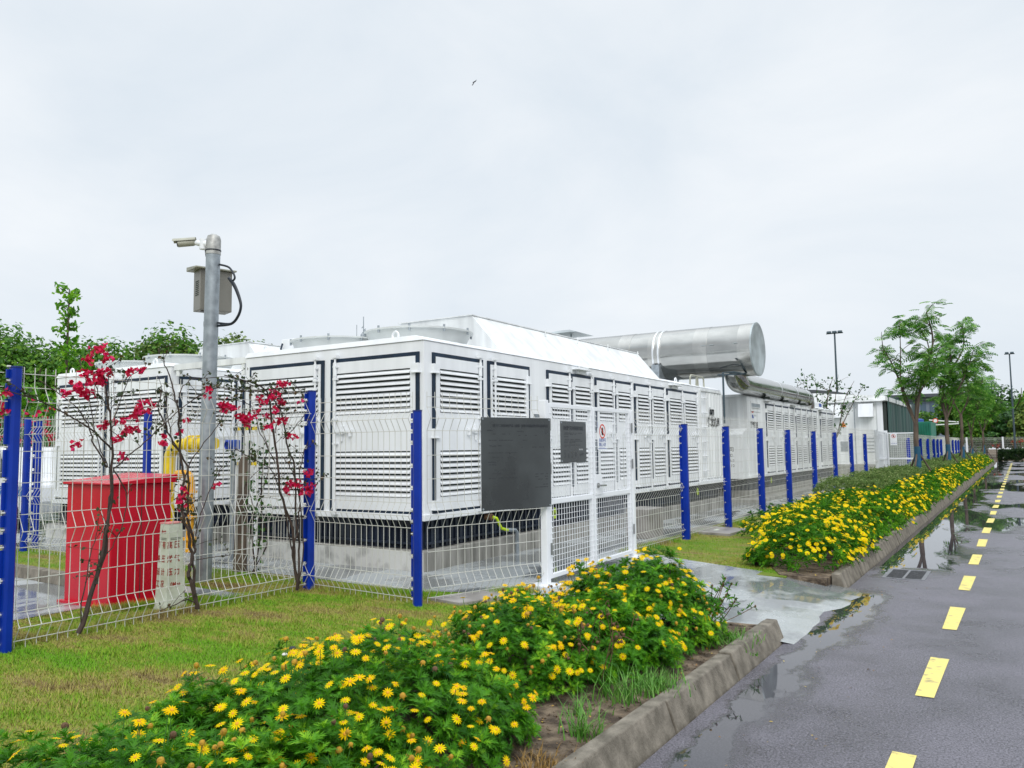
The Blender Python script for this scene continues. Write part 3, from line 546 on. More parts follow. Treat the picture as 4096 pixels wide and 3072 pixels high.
def generator(label):
    t=thing('generator_container',label,'container',(-8.45,14.6,.27),'white louvred generator containers')
    shell(t,XA0,XA1,YA0,YA1,ZT)
    TF=lambda u,n_,z:(u,YA0-n_,z); TR=lambda u,n_,z:(XA1+n_,u,z)
    door(t,TF,-10.12,-8.51,'R'); door(t,TF,-8.37,-6.74,'L')
    for a,b,k in ((8.52,9.72,'R'),(9.85,11.05,'L'),(11.62,12.47,'R'),(12.47,13.32,'R'),(13.43,14.28,'R'),(14.28,15.12,'R'),(15.24,16.08,'R'),(16.08,16.92,'R'),(17.04,18.03,'R'),(18.03,19.05,'R')): door(t,TR,a,b,k)
    fan(t,-7.62,9.42,ZT+.05); fan(t,-9.24,9.45,ZT+.05)
    # intake hood on the roof: upright ends, sloping sides, thin rim
    xa,xb,y0,y1,z1=-9.0,-7.5,10.64,17.42,3.79
    h=MB(); h.add([(xa-.5,y0+.05,ZT),(xb+.6,y0+.05,ZT),(xb+.6,y1,ZT),(xa-.5,y1,ZT),(xa,y0,z1),(xb,y0,z1),(xb,y1,z1),(xa,y1,z1)],[(4,5,6,7),(0,1,5,4),(1,2,6,5),(2,3,7,6),(3,0,4,7)]); hd=build('intake_hood',h,'white2',t)
    r=MB(); r.box(xa-.06,xb+.02,y0-.02,y1+.02,z1+.001,z1+.018); build('rim',r,'white2',hd)
    for yy in (12.9,14.2,15.6,17.2):
        b=MB(); b.tube([(xb+.03,yy,z1-.13),(xb+.10,yy,z1-.10),(xb+.10,yy,z1+.03)],.012,5); b.tube([(xb+.14,yy+.1,z1-.22),(xb+.10,yy+.1,z1-.16)],.018,5); build('rim_clamp',b,'white2',hd)
    
    for q in ((-7.25,8.45,ZT+.02),(-9.9,8.45,ZT+.02),(-6.8,18.0,ZT,'y')): g=MB(); lug(g,*q); build('lifting_lug',g,'white',t)
    # rain shelves above the doors
    for yy in (12.55,17.2):
        g=MB(); g.box(XA1,XA1+.13,yy,yy+.55,2.99,3.0); g.box(XA1,XA1+.05,yy+.1,yy+.45,2.92,2.99); g.tube([(XA1+.1,yy+.08,3.0),(XA1+.1,yy+.10,3.045),(XA1+.1,yy+.46,3.04),(XA1+.1,yy+.48,3.0)],.012,5); build('lamp_shelf',g,'white2',t)
    # corrugated end bay with ladder rungs and roof grab rails
    g=MB()
    for k in range(5): y=19.72+k*.232; g.add([(XA1,y,.8),(XA1+.036,y+.035,.8),(XA1+.036,y+.125,.8),(XA1,y+.16,.8),(XA1,y,2.98),(XA1+.036,y+.035,2.95),(XA1+.036,y+.125,2.95),(XA1,y+.16,2.98)],[(0,1,5,4),(1,2,6,5),(2,3,7,6),(4,5,6,7)])
    g.box(XA1,XA1+.04,19.22,19.27,.78,3.0); g.box(XA1,XA1+.04,20.86,20.93,.78,3.0); g.box(XA1,XA1+.04,19.271,20.859,2.98,3.04)
    build('corrugated_panel',g,'white2',t)
    for k in range(6): z=2.80-.36*k; build('ladder_rung',MB().tube([(XA1,19.31,z),(XA1+.07,19.32,z),(XA1+.07,19.62,z),(XA1,19.63,z)],.016,6),'white',t)
    for yy in (18.9,19.35):
        g=MB(); g.tube([(XA1-.1,yy,ZT),(XA1-.1,yy+.02,3.3),(XA1-.1,yy+.08,3.36),(XA1-.1,yy+.5,3.36),(XA1-.1,yy+.56,3.3),(XA1-.1,yy+.58,ZT)],.022,7); build('grab_rail',g,'camw',t)
    return t
A=generator('white louvred container behind the gate, with two roof fans and intake hood')
Bc=dup(A,offset=(-5.5,0,0)); Bc['label']='white louvred container on the left behind the red cabinet and camera pole'
# lettering, roof gear only on the near container
text('jam',.26,(XA1+.042,19.90,2.42),(0,1,0),UZ,'ink',A,squeeze=.95,bold=.04); text('杰瑞能源',.06,(XA1+.042,19.98,2.36),(0,1,0),UZ,'ink',A,squeeze=1)
text('燃发机组',.25,(XA1+.042,19.70,2.125),(0,1,0),UZ,'ink',A,squeeze=.98,bold=.042)
jb=build('junction_box',MB().box(-10.28,-9.95,9.1,9.5,ZT+.05,ZT+.36),'white',A,bevel=.008)
c=MB().tube([(-10.2,9.05,ZT+.28),(-10.2,9.02,ZT+.2),(-10.19,9.02,ZT+.05)],.016,6); build('conduit',c,'navy',jb); c=MB().tube([(-9.8,9.06,ZT+.3),(-9.85,9.03,ZT+.2),(-9.9,9.02,ZT+.07)],.018,6); build('conduit',c,'navy',jb)
an=MB(); an.tube([(-9.66,10.4,ZT),(-9.66,10.4,3.95)],.009,5); an.tube([(-9.82,10.4,ZT),(-9.82,10.4,3.82)],.006,5)
for k in range(6): an.tube([(-9.66-.04*(k%2),10.4,3.5+.05*k),(-9.66+.05*((k+1)%2),10.4,3.53+.05*k)],.008,4)
build('antenna',an,'galv',A)
ck=MB(); ck.hexa([(-8.47,14.55,4.0),(-7.63,14.55,4.0),(-7.63,15.4,4.0),(-8.47,15.4,4.0)],[(-8.2,14.8,4.09),(-7.9,14.8,4.09),(-7.9,15.15,4.09),(-8.2,15.15,4.09)]); ck.tube([(-8.2,14.95,3.78),(-8.2,14.95,4.0)],.02,6); ck.tube([(-7.95,14.95,3.78),(-7.95,14.95,4.0)],.02,6); build('rain_cap',ck,'cap',A)
# bridge beam, panels and side fittings in the gap between the two containers
bm=tag(build('cable_bridge',MB().box(-12.15,-10.26,8.4,8.5,3.0,3.1).box(-10.42,-10.35,8.41,8.49,2.82,3.0).box(-12.1,-12.03,8.41,8.49,2.9,3.0),'white2',loc=(-11.2,8.45,3.0)),'white beam bridging the gap between the two front containers','beam')
# ---- container behind
def rear(label):
    t=thing('generator_container',label,'container',(-8.4,29.7,.3),'white louvred generator containers'); x0,x1,y0,y1,zt=-10.24,-6.67,23.4,36.1,3.06
    shell(t,x0,x1,y0,y1,zt,'white2'); TR=lambda u,n_,z:(x1+n_,u,z)
    for a,b in ((25.38,26.36),(26.36,27.36),(27.48,28.28),(28.28,29.1),(29.3,30.12),(30.12,30.98),(31.2,31.98),(31.98,32.8),(33.45,34.6),(34.75,36.0)): door(t,TR,a,b,'R','white2')
    g=MB(); bx(g,TR,23.72,24.76,2.62,2.92,.0,.02); bx(g,TR,23.78,24.7,2.73,2.745,.02,.05); build('vent_slot',g,'white2',t); build('vent_gap',MB().box(x1+.021,x1+.023,23.78,24.7,2.755,2.86),'galv',t)
    text('燃气机组',.2,(x1+.004,23.66,2.15),(0,1,0),UZ,'ink',t,squeeze=.98,bold=.04)
    lg=MB()
    def disc(cy,cz,r,a0,a1,k=14): return [(x1+.005,cy,cz)]+[(x1+.005,cy+r*math.cos(a0+(a1-a0)*i/k),cz+r*math.sin(a0+(a1-a0)*i/k)) for i in range(k+1)]
    p=disc(23.95,2.58,.11,.2,math.pi); lg.add(p,[(0,i,i+1) for i in range(1,15)],0); p=disc(23.95,2.52,.11,math.pi,1.75*math.pi); lg.add(p,[(0,i,i+1) for i in range(1,15)],1)
    build('emblem',lg,['inkred','inkblue'],t); text('jereco',.10,(x1+.004,24.05,2.48),(0,1,0),UZ,'galv',t)
    for k in range(4): pass
    g=MB()
    for k in range(9): x=x1-.2-k*.4; g.box(x-.09,x+.09,y0-.03,y0-.0,.8,2.95)
    build('corrugated_panel',g,'white2',t)
    bxm=MB(); bxm.add([(-9.4,22.8,.66),(-6.68,22.8,.66),(-6.68,23.36,.66),(-9.4,23.36,.66),(-9.4,22.8,1.93),(-6.68,22.8,1.93),(-6.68,23.36,2.12),(-9.4,23.36,2.12)],[(0,3,2,1),(4,5,6,7),(0,1,5,4),(1,2,6,5),(2,3,7,6),(3,0,4,7)]); b=build('intake_box',bxm,'white2',t,bevel=.01)
    for s_,z,sz in (('发电机有限公司',1.45,.15),('ENERGY CO.,LTD.',1.29,.12),('GB20-0',1.14,.11),('646110',1.0,.11)): text(s_,sz,(-6.92,22.797,z),(1,0,0),UZ,'ink',b,align='RIGHT')
    tk=MB(); tk.box(-7.55,-6.95,33.6,35.6,zt+.055,zt+.3); ct=build('roof_unit',tk,'white',t,bevel=.04); build('unit_label',MB().box(-6.949,-6.945,34.8,35.3,zt+.12,zt+.26),'inkblue',ct)
    for yy in (25.2,28.4,33.2): build('lamp_shelf',MB().box(x1,x1+.15,yy,yy+.6,2.985,3.0),'white2',t)
    return t
Cc=rear('weathered white container farther along the fence, under the thin steel exhaust pipe')
def plinth(x0,x1,y0,y1,label,front='render'):
    t=tag(build('concrete_plinth',MB().box(x0,x1,y0,y1,-.1,.27),'conc',loc=((x0+x1)/2,(y0+y1)/2,0),bevel=.015),label,'plinth')
    build('rendered_face',MB().box(x0+.01,x1-.02,y0-.006,y0-.001,0,.255),front,t); return t
plinth(-10.35,XA1+.03,YA0-.03,YA1+.1,'grey concrete plinth with a whitewashed end under the near container'); plinth(-15.9,-12.1,YA0-.03,YA1+.1,'concrete plinth under the container on the left'); 
p=tag(build('concrete_plinth',MB().box(-10.3,-6.62,23.3,36.2,-.1,.30).box(-10.3,-6.2,22.6,36.6,-.1,.10),'conc',loc=(-8.4,29.7,0),bevel=.015),'long stepped concrete plinth under the weathered rear container','plinth')
tag(build('concrete_block',MB().box(-5.95,-5.5,13.1,13.75,0,.52),'slab',loc=(-5.7,13.4,0),bevel=.015),'square concrete block just behind the first blue post right of the gate','block')
# small gas pipe stub on the plinth, lime tags
t=thing('pipe_stub','lime elbow and grey drop pipe fixed to the plinth below the large grey board','pipe',(-6.6,10.35,.3))
g=MB(); g.tube([(-6.72,9.85,.60),(-6.6,9.85,.60)],.05,8); build('outlet_collar',g,'dryplant',t)
build('lime_elbow',MB().tube([(-6.6,9.86,.60),(-6.57,9.92,.58),(-6.565,9.99,.48),(-6.56,10.04,.42),(-6.56,10.2,.38)],.022,8),'tag',t,smooth=True)
build('drop_pipe',MB().tube([(-6.56,10.2,.385),(-6.56,10.42,.36),(-6.56,10.46,.33),(-6.56,10.47,.0)],.03,9),'galv',t,smooth=True)
def limetag(y,z,x,label):
    g=MB(); c=[(x,y+.07*math.cos(a),z+.095*math.sin(a)) for a in [2*math.pi*i/16 for i in range(16)]]; g.add(c+[(x+.004,b,d) for a,b,d in c],[tuple(range(16)),tuple(range(31,15,-1))]+[(i,(i+1)%16,16+(i+1)%16,16+i) for i in range(16)])
    o=tag(build('warning_tag',g,'tag',loc=(x,y,z)),label,'tag','lime tags on the container skirts'); build('tag_mark',MB().add([(x+.005,y-.03,z-.03),(x+.005,y+.03,z-.03),(x+.005,y,z+.04)],[(0,1,2)]),'ink',o)
limetag(11.95,.50,-6.73,'lime oval tag on the dark skirt left of the gate'); limetag(19.1,.50,-6.73,'lime oval tag on the dark skirt between two blue posts'); limetag(26.0,.50,-6.73,'lime oval tag under the weathered rear container')
# ================================================================ silencer and exhaust pipe
SL=thing('exhaust_silencer','huge shiny steel exhaust drum lying above the containers, with its elbow and long pipe','silencer',(-8,22.2,3.3))
yc,zc,R=22.2,4.26,.73
seg=[(-13.5,-9.9,0,0),(-9.9,-9.52,1,.004),(-9.52,-8.95,0,0),(-8.95,-8.55,1,.004),(-8.55,-7.6,0,.002),(-7.6,-7.2,1,.005),(-7.2,-6.35,0,.0),(-6.35,-5.98,1,.004)]
for a,b,m,dr in seg:
    g=MB(); g.lathe([(R+dr,a),(R+dr,b),(R-.01,b)],(0,yc,zc),(1,0,0),72); build('drum_section',g,'band2' if m else 'steel',SL,smooth='all') if False else build('drum_section',g,'steel2' if m else 'steel',SL,smooth=True)
g=MB(); g.lathe([(R+.018,-6.0),(R+.018,-5.965),(R-.03,-5.962),(R-.06,-5.975),(.001,-5.972)],(0,yc,zc),(1,0,0),72); build('end_cap',g,'cap',SL,smooth=True)
for a in (-8.78,-8.62): build('strap',MB().lathe([(R+.004,a-.025),(R+.02,a-.025),(R+.02,a+.025),(R+.004,a+.025)],(0,yc,zc),(1,0,0),72),'band',SL,smooth=True)
g=MB(); g.add([(-8.82,yc-.74,3.95),(-8.58,yc-.74,3.95),(-8.58,yc+.74,3.95),(-8.82,yc+.74,3.95),(-8.82,yc-.9,2.6),(-8.58,yc-.9,2.6),(-8.58,yc+.9,2.6),(-8.82,yc+.9,2.6)],[(0,1,5,4),(1,2,6,5),(2,3,7,6),(3,0,4,7)]); build('saddle',g,'galv',SL)
for x in (-7.28,-7.05,-6.38): build('seam_clip',MB().box(x-.06,x+.06,yc-R-.012,yc-R+.0,zc+.12,zc+.135),'cap',SL)
ang=[i*math.pi/2/8 for i in range(9)]; cx=-6.62
pts=[(cx,yc,3.78),(cx,yc,3.62)]+[(cx,yc+.32-.32*math.cos(a),3.62-.22*math.sin(a)) for a in ang[1:]]+[(-6.72,23.4,3.40),(-6.78,27,3.41),(-6.82,31.4,3.42),(-6.82,31.75,3.38),(-6.82,31.95,3.22),(-6.82,31.98,3.0)]
build('exhaust_pipe',MB().tube(pts,[.305]*(len(pts)-3)+[.30,.28,.28],28),'steel',SL,smooth=True)
for y in (24.6,26.8,29.0,30.8): build('pipe_joint',MB().lathe([(.307,y),(.314,y+.01),(.314,y+.04),(.307,y+.05)],(-6.78,0,3.41),(0,1,0),28),'band',SL,smooth=True)
for y in (25.2,27.6,30.2): build('pipe_rest',MB().box(-7.0,-6.5,y,y+.12,3.05,3.12),'dark',SL)
g=MB(); g.tube([(-6.6,21.0,2.2),(-6.6,21.0,3.56),(-6.4,21.3,3.58),(-6.25,21.9,3.55)],.028,7); build('stay_bar',g,'lampgrey',SL); g=MB(); g.tube([(-6.95,21.65,3.56),(-6.6,21.5,3.54),(-6.3,21.6,3.54),(-6.22,21.9,3.6),(-6.22,22.0,3.66)],.022,7); build('stay_bar',g,'lampgrey',SL)
M_=None
# ================================================================ red cabinet, marker post, camera pole
RC=thing('red_cabinet','glossy red steel cabinet with a shallow lid standing on the grass behind the mesh fence','cabinet',(-8.42,5.2,0))
build('body',MB().box(-8.84,-7.99,4.84,5.53,0,1.27),'red',RC,bevel=.008)
build('lid',MB().hexa([(-8.88,4.80,1.272),(-7.95,4.80,1.272),(-7.95,5.57,1.272),(-8.88,5.57,1.272)],[(-8.88,4.80,1.30),(-7.95,4.80,1.285),(-7.95,5.57,1.36),(-8.88,5.57,1.375)]),'red',RC,bevel=.004)
build('foot_flange',MB().box(-8.89,-7.94,4.79,4.838,0,.03).box(-7.988,-7.94,4.838,5.57,0,.03),'red',RC)
build('door_seam',MB().box(-7.99,-7.986,5.17,5.176,.06,1.25),'dark',RC)
mk=thing('marker_post','pale tapered gas marker post with faded red writing beside the red cabinet','marker post',(-7.42,5.22,0))
b_=[(-7.56,5.06,0),(-7.36,5.06,0),(-7.36,5.28,0),(-7.56,5.28,0)]; t_=[(-7.53,5.09,.87),(-7.39,5.09,.87),(-7.39,5.25,.87),(-7.53,5.25,.87)]
build('shaft',MB().hexa(b_,t_),'marker',mk,bevel=.006); build('top_cap',MB().hexa([(-7.535,5.085,.872),(-7.385,5.085,.872),(-7.385,5.255,.872),(-7.535,5.255,.872)],[(-7.53,5.09,.885),(-7.39,5.09,.885),(-7.39,5.25,.885),(-7.53,5.25,.885)]),'pinktop',mk)
for z,s1,s2 in ((.63,'下 有','高 压'),(.49,'高 压','燃 气'),(.36,'设 计','压 力'),(.24,'工 况','1.0Mpa')):
    k=z/.87; yf=5.06+.03*k-.0025; xf_=-7.36-.03*k+.0025
    text(s1,.078,(-7.545,yf,z),(1,0,0),(0,.03,.87),'rust',mk,squeeze=.72,bold=.02); text(s2,.078 if s2[0]!='1' else .062,(xf_,5.07,z),(0,1,0),(-.03,0,.87),'rust',mk,squeeze=.82 if s2[0]!='1' else .85,bold=.02)
g=MB()
y_=5.06+.03*.8/.87-.003
g.add([(x,y_,z) for x,z in ((-7.50,.79),(-7.475,.812),(-7.475,.797),(-7.445,.797),(-7.445,.812),(-7.42,.79),(-7.445,.768),(-7.445,.783),(-7.475,.783),(-7.475,.768))],[(0,1,2,8,9),(2,3,7,8),(3,4,5,6,7)]); build('arrow_mark',g,'rust',mk)
g=MB()
for z in (.725,.71): 
    k=z/.87; g.box(-7.52,-7.41,5.06+.03*k-.003,5.06+.03*k-.0022,z,z+.004); g.box(-7.36-.03*k+.0022,-7.36-.03*k+.003,5.11,5.23,z,z+.004)
build('small_print',g,'ink',mk)
CP=thing('camera_pole','grey steel pole with a bullet camera and a vented metal box near its top','camera pole',(-8.67,6.47,0))
zt=lambda z:(-8.67+.018*z,6.47,z)
build('pole',MB().tube([zt(0),zt(1.2),zt(2.5),zt(4.2)],[.098,.094,.09,.088],24),'galv',CP,smooth=True)
build('pole_collar',MB().tube([zt(4.12),zt(4.15)],[.093,.093],24).tube([zt(4.15),zt(4.31),zt(4.36),zt(4.385)],[.091,.091,.075,.03],24),'camw2',CP,smooth=True)
build('clamp_band',MB().tube([zt(4.165),zt(4.18)],.097,24),'black',CP)
cmx=-8.61
cc=thing  # bullet camera aimed away from the pole, nodding down
d=Vector((-.76,-.74,-.13)).normalized(); sd_=Vector((0,0,1)).cross(d).normalized(); up_=d.cross(sd_)*-1
up_=Vector((0,0,1))-d*d.z; up_.normalize(); sd_=d.cross(up_)
p0=Vector((-8.80,6.40,4.30))
g=MB(); g.tube([p0+d*.02,p0+d*.07,p0+d*.25],[.03,.046,.048],18); cb_=build('bullet_camera',g,'camw',CP,smooth=True)
g=MB(); a=[]
for s_ in (.03,.31):
    for k in range(7): an=math.radians(-70+140*k/6); a.append(tuple(p0+d*s_+sd_*.062*math.sin(an)+up_*(.062*math.cos(an))))
a2=[(x,y,z+.006) for x,y,z in a]; g.add(a+a2,[(k,k+1,k+8,k+7) for k in range(6)]+[(14+k,14+k+7,14+k+8,14+k+1) for k in range(6)]+[(7+k,8+k,22+k,21+k) for k in range(6)]+[(0,7,21,14),(6,20,27,13)]); build('sun_shield',g,'camw',cb_,smooth=True)
build('lens',MB().tube([p0+d*.251,p0+d*.262],.042,18),'black',cb_)
g=MB(); g.tube([p0+d*.06,Vector((-8.72,6.43,4.27)),Vector((-8.66,6.45,4.26))],[.03,.045,.05],12); g.tube([Vector((-8.735,6.42,4.20)),Vector((-8.735,6.42,4.33))],.045,12); build('mount_arm',g,'gatewhite',cb_,smooth=True)
# vented box behind the pole
bd=Vector((.80,.60,0)).normalized()
Mx=Matrix.Rotation(math.radians(72),4,'Z')
def rb(p,o=Vector((-9.0,6.78,0))): q=Mx@Vector(p); return q+o
g=MB(); g.box(-.21,.21,-.13,.13,3.46,4.0).xf(rb); cbx=build('vented_box',g,'box',CP,bevel=.006)
g=MB(); g.hexa([(-.29,-.19,4.001),(.25,-.19,4.001),(.25,.19,4.001),(-.29,.19,4.001)],[(-.29,-.19,4.02),(.25,-.19,4.02),(.25,.19,4.06),(-.29,.19,4.06)]).xf(rb); build('rain_hood',g,'camw',cbx,bevel=.004)
g=MB()
for k in range(8): g.box(-.214,-.2105,-.07,.05,3.66+k*.026,3.671+k*.026)
g.xf(rb); build('vent_slits',g,'dark',cbx)
g=MB(); g.tube([rb((-.12,-.02,3.461)),rb((-.12,-.02,3.452))],.045,12); build('cable_gland',g,'black',cbx)
def spline(pts,n=8):
    P=[Vector(p) for p in pts]; out=[]
    for i in range(len(P)-1):
        a,b,c,d_=P[max(i-1,0)],P[i],P[i+1],P[min(i+2,len(P)-1)]
        for k in range(n):
            t=k/n; out.append(.5*((2*b)+(-a+c)*t+(2*a-5*b+4*c-d_)*t*t+(-a+3*b-3*c+d_)*t**3))
    return out+[P[-1]]
y=6.55
build('cable',MB().tube(spline([(-8.52,6.5,3.99),(-8.40,y,3.95),(-8.31,y,3.87),(-8.27,y,3.79),(-8.33,y,3.755),(-8.44,6.6,3.81)]),.013,8),'black',CP,smooth=True)
build('cable',MB().tube(spline([(-8.46,6.62,3.83),(-8.36,y,3.79),(-8.27,y,3.70),(-8.18,y,3.54),(-8.145,y,3.41),(-8.20,y,3.29),(-8.33,y,3.21),(-8.55,6.5,3.20)]),.017,8),'black',CP,smooth=True)
build('cable',MB().tube(spline([(-8.46,6.60,3.82),(-8.34,y,3.75),(-8.24,y,3.62),(-8.15,y,3.42),(-8.21,y,3.27),(-8.34,y,3.215),(-8.55,6.5,3.24)]),.013,8),'black',CP,smooth=True)
build('cable',MB().tube(spline([(-8.74,6.46,4.2),(-8.76,6.5,4.1),(-8.79,6.6,4.06)]),.010,6),'black',CP)
build('cable',MB().tube(spline([(-8.85,6.62,3.5),(-8.79,6.55,3.4),(-8.78,6.5,3.28),(-8.74,6.47,3.2)]),.014,6),'black',CP)
# ================================================================ gas pipework
GP=thing('gas_pipe','bright yellow bent gas pipe with flanges behind the grey camera pole','gas pipe',(-11,7.9,0))
build('riser',MB().tube(spline([(-11.41,7.85,.05),(-11.41,7.85,.8),(-11.41,7.85,1.45),(-11.37,7.85,1.60),(-11.24,7.85,1.70),(-11.08,7.85,1.73),(-10.8,7.85,1.73),(-10.3,7.85,1.73)]),.088,16),'yellow',GP,smooth=True)
for x in (-10.88,-10.70): build('flange',MB().tube([(x-.03,7.85,1.73),(x+.03,7.85,1.73)],.135,18),'yellow',GP)
build('branch',MB().tube(spline([(-11.2,7.85,1.0),(-11.08,7.75,1.24),(-10.9,7.72,1.27),(-10.74,7.72,1.25),(-10.69,7.72,1.12),(-10.69,7.72,.7),(-10.70,7.72,.1)]),.06,14),'orange',GP,smooth=True)
for z in (1.0,.62,.30): build('flange',MB().tube([(-10.69,7.72,z-.02),(-10.69,7.72,z+.02)],.10,16),'orange',GP)
build('meter_drum',MB().tube([(-10.97,7.76,.78),(-10.97,7.76,1.18)],.10,16),'gatewhite',GP,smooth=True)
build('valve_wheel',MB().lathe([(.055,-.02),(.075,0),(.055,.02),(.04,0),(.055,-.02)],(-9.95,7.8,1.70),(0,1,0),18),'blue',GP); build('valve_body',MB().box(-10.06,-9.84,7.83,7.95,1.62,1.78),'inkblue',GP,bevel=.02)
build('valve_pipe',MB().tube([(-9.95,7.9,.0),(-9.95,7.9,1.62)],.035,10),'galv',GP,smooth=True)
# hazard-striped barrier between the containers
HB=thing('hazard_rail','yellow and black striped rails in the gap between the two front containers','barrier',(-9.95,8.1,0))
for z in (1.42,1.95):
    g=MB()
    for k in range(6): x=-10.2+k*.085; g.box(x,x+.0845,8.1,8.13,z-.025,z+.025,k%2)
    build('striped_rail',g,['dark','yellow'],HB)
for x in (-10.17,-9.72): build('rail_post',MB().box(x-.02,x+.02,8.131,8.17,0,2.0),'gatewhite',HB)
# lifting shackle and small cart stays out of sight: scrap pipes by the corner
# ================================================================ pebbles
for (x,y,s,m,lb) in ((-4.75,3.35,.022,'pebblew','small white pebble on the bare patch of lawn, nearest the daisies'),(-4.95,4.45,.024,'pebblew','small white pebble beside a dark stone on the lawn'),(-5.05,4.62,.028,'pebbled','small dark stone on the lawn beside a white pebble')):
    g=MB(); g.lathe([(.002,-.4*s),(s*.8,-.2*s),(s,.15*s),(s*.7,.55*s),(.002,.7*s)],(x,y,.01),n=9); tag(build('pebble',g,m,loc=(x,y,0),smooth=True),lb,'pebble')
# ================================================================ foliage generators (numpy)
def rotm(n,up=None):
    """random rotations whose local z follows the given normals"""
    n=n/np.linalg.norm(n,axis=1,keepdims=True); h=RNG.normal(size=n.shape); a=np.cross(n,h); a/=np.linalg.norm(a,axis=1,keepdims=True)+1e-9; b=np.cross(n,a); return np.stack([a,b,n],axis=2)
def place(tpl,P,R,sc):   # tpl (t,3); P (k,3); R (k,3,3); sc (k,)
    return (np.einsum('kij,tj->kti',R,tpl)*sc[:,None,None]+P[:,None,:]).reshape(-1,3)
# lobed leaf pointing along +x, triangles
def lobed():
    T=[(0,-.03,0),(0,.03,0),(.55,.075,.03), (0,-.03,0),(.55,.075,.03),(.55,-.075,.03), (.55,-.075,.03),(.55,.075,.03),(1,0,-.10)]
    for s in (1,-1):
        T+=[(.22,.03*s,.01),(.40,.05*s,.02),(.50,.26*s,.05), (.42,.05*s,.02),(.60,.06*s,.03),(.76,.30*s,.02), (.62,.06*s,.02),(.78,.045*s,0),(.95,.20*s,-.06)]
    return np.array(T)
LOB=lobed()
QLIT=np.array([(-.5,-.1,0),(.1,-.3,.08),(.6,0,0),(-.5,-.1,0),(.6,0,0),(.1,.3,.06)])
_o=[(1,0,0),(-1,0,0),(0,1,0),(0,-1,0),(0,0,.7),(0,0,-.7)]; CRUMB=np.array([_o[i] for t in ((0,2,4),(2,1,4),(1,3,4),(3,0,4),(2,0,5),(1,2,5),(3,1,5),(0,3,5)) for i in t])
def rosette(nl,seed,tri=LOB,lo=8,hi=72):
    r=np.random.default_rng(seed); out=[]
    for i in range(nl):
        az=2.4*i+r.uniform(-.4,.4); el=math.radians(lo+(hi-lo)*i/nl+r.uniform(-8,8)); L=r.uniform(.75,1.1)*(1-.35*i/nl)
        ca,sa,ce,se=math.cos(az),math.sin(az),math.cos(el),math.sin(el); tw=r.uniform(-.5,.5); ct,st=math.cos(tw),math.sin(tw)
        X=np.array([ca*ce,sa*ce,se]); Yv=np.array([-sa,ca,0]); Z=np.cross(X,Yv); Y2=ct*Yv+st*Z; Z2=np.cross(X,Y2)
        q=tri.copy(); q[:,2]-=.25*q[:,0]**2; out.append((q[:,0:1]*X+q[:,1:2]*Y2+q[:,2:3]*Z2)*L)
    return np.concatenate(out)
ROS=[rosette(9,i) for i in range(8)]
SIMP=np.array([(0,-.05,0),(.5,-.17,.06),(1,0,-.08),(0,-.05,0),(1,0,-.08),(.5,.17,.06)])
ROSF=[rosette(7,i+40,SIMP,5,70) for i in range(6)]
class Dome:
    """bush outline: union of noisy half-ellipsoids"""
    def __init__(s,blobs,seed): s.b=blobs; s.r=np.random.default_rng(seed)
    def sample(s,k,lo=.86,hi=1.05,low=.06):
        P=[];Nn=[]; w=np.array([a[3]*a[4]+a[5]*(a[3]+a[4]) for a in s.b]); w/=w.sum()
        while sum(len(p) for p in P)<k:
            i=s.r.choice(len(s.b),p=w); cx,cy,cz,rx,ry,rz=s.b[i]; m=60
            d=s.r.normal(size=(m,3)); d[:,2]=np.abs(d[:,2])*1.0-.12; d/=np.linalg.norm(d,axis=1,keepdims=True)
            f=s.r.uniform(lo,hi,m)*(1+.10*np.sin(7*d[:,0]+i)+.08*np.sin(9*d[:,1]+2*i)+.05*np.sin(17*d[:,0]-3*i)*np.sin(15*d[:,1]+i)+.04*np.sin(21*d[:,2]))
            p=np.stack([cx+d[:,0]*rx*f,cy+d[:,1]*ry*f,cz+d[:,2]*rz*f],1); nn=d/np.array([rx,ry,rz])
            ok=p[:,2]>low
            for j,(c0,c1,c2,q0,q1,q2) in enumerate(s.b):
                if j!=i: ok&=(((p[:,0]-c0)/q0)**2+((p[:,1]-c1)/q1)**2+((p[:,2]-c2)/q2)**2)>.75
            P.append(p[ok]); Nn.append(nn[ok])
        P=np.concatenate(P)[:k]; Nn=np.concatenate(Nn)[:k]; Nn/=np.linalg.norm(Nn,axis=1,keepdims=True); return P,Nn
def daisy_mesh():
    V=[];F=[];mi=[]
    k=12
    for i in range(k):
        a=2*math.pi*i/k+RNG.uniform(-.1,.1); c,s=math.cos(a),math.sin(a); L=RNG.uniform(.88,1.05); dz=RNG.uniform(-.12,.06)
        pts=[(.22,-.07,.03),(.6,-.125,.05+dz*.4),(L,-.03,dz),(L,.03,dz),(.6,.125,.05+dz*.4),(.22,.07,.03)]
        o=len(V); V+=[(x*c-y*s,x*s+y*c,z) for x,y,z in pts]; F.append(tuple(range(o,o+6))); mi.append(0)
    o=len(V); n=10
    for r,z in ((.27,.05),(.22,.14),(.1,.17)): V+=[(r*math.cos(2*math.pi*j/n),r*math.sin(2*math.pi*j/n),z) for j in range(n)]
    for q in range(2):
        for j in range(n): F.append((o+q*n+j,o+q*n+(j+1)%n,o+(q+1)*n+(j+1)%n,o+(q+1)*n+j)); mi.append(1)
    F.append(tuple(o+2*n+j for j in range(n))); mi.append(1)
    me=bpy.data.meshes.new('daisy'); me.from_pydata([tuple(.033*c for c in v) for v in V],[],F); me.materials.append(M['petal']); me.materials.append(M['disc']); me.polygons.foreach_set('material_index',mi); return me
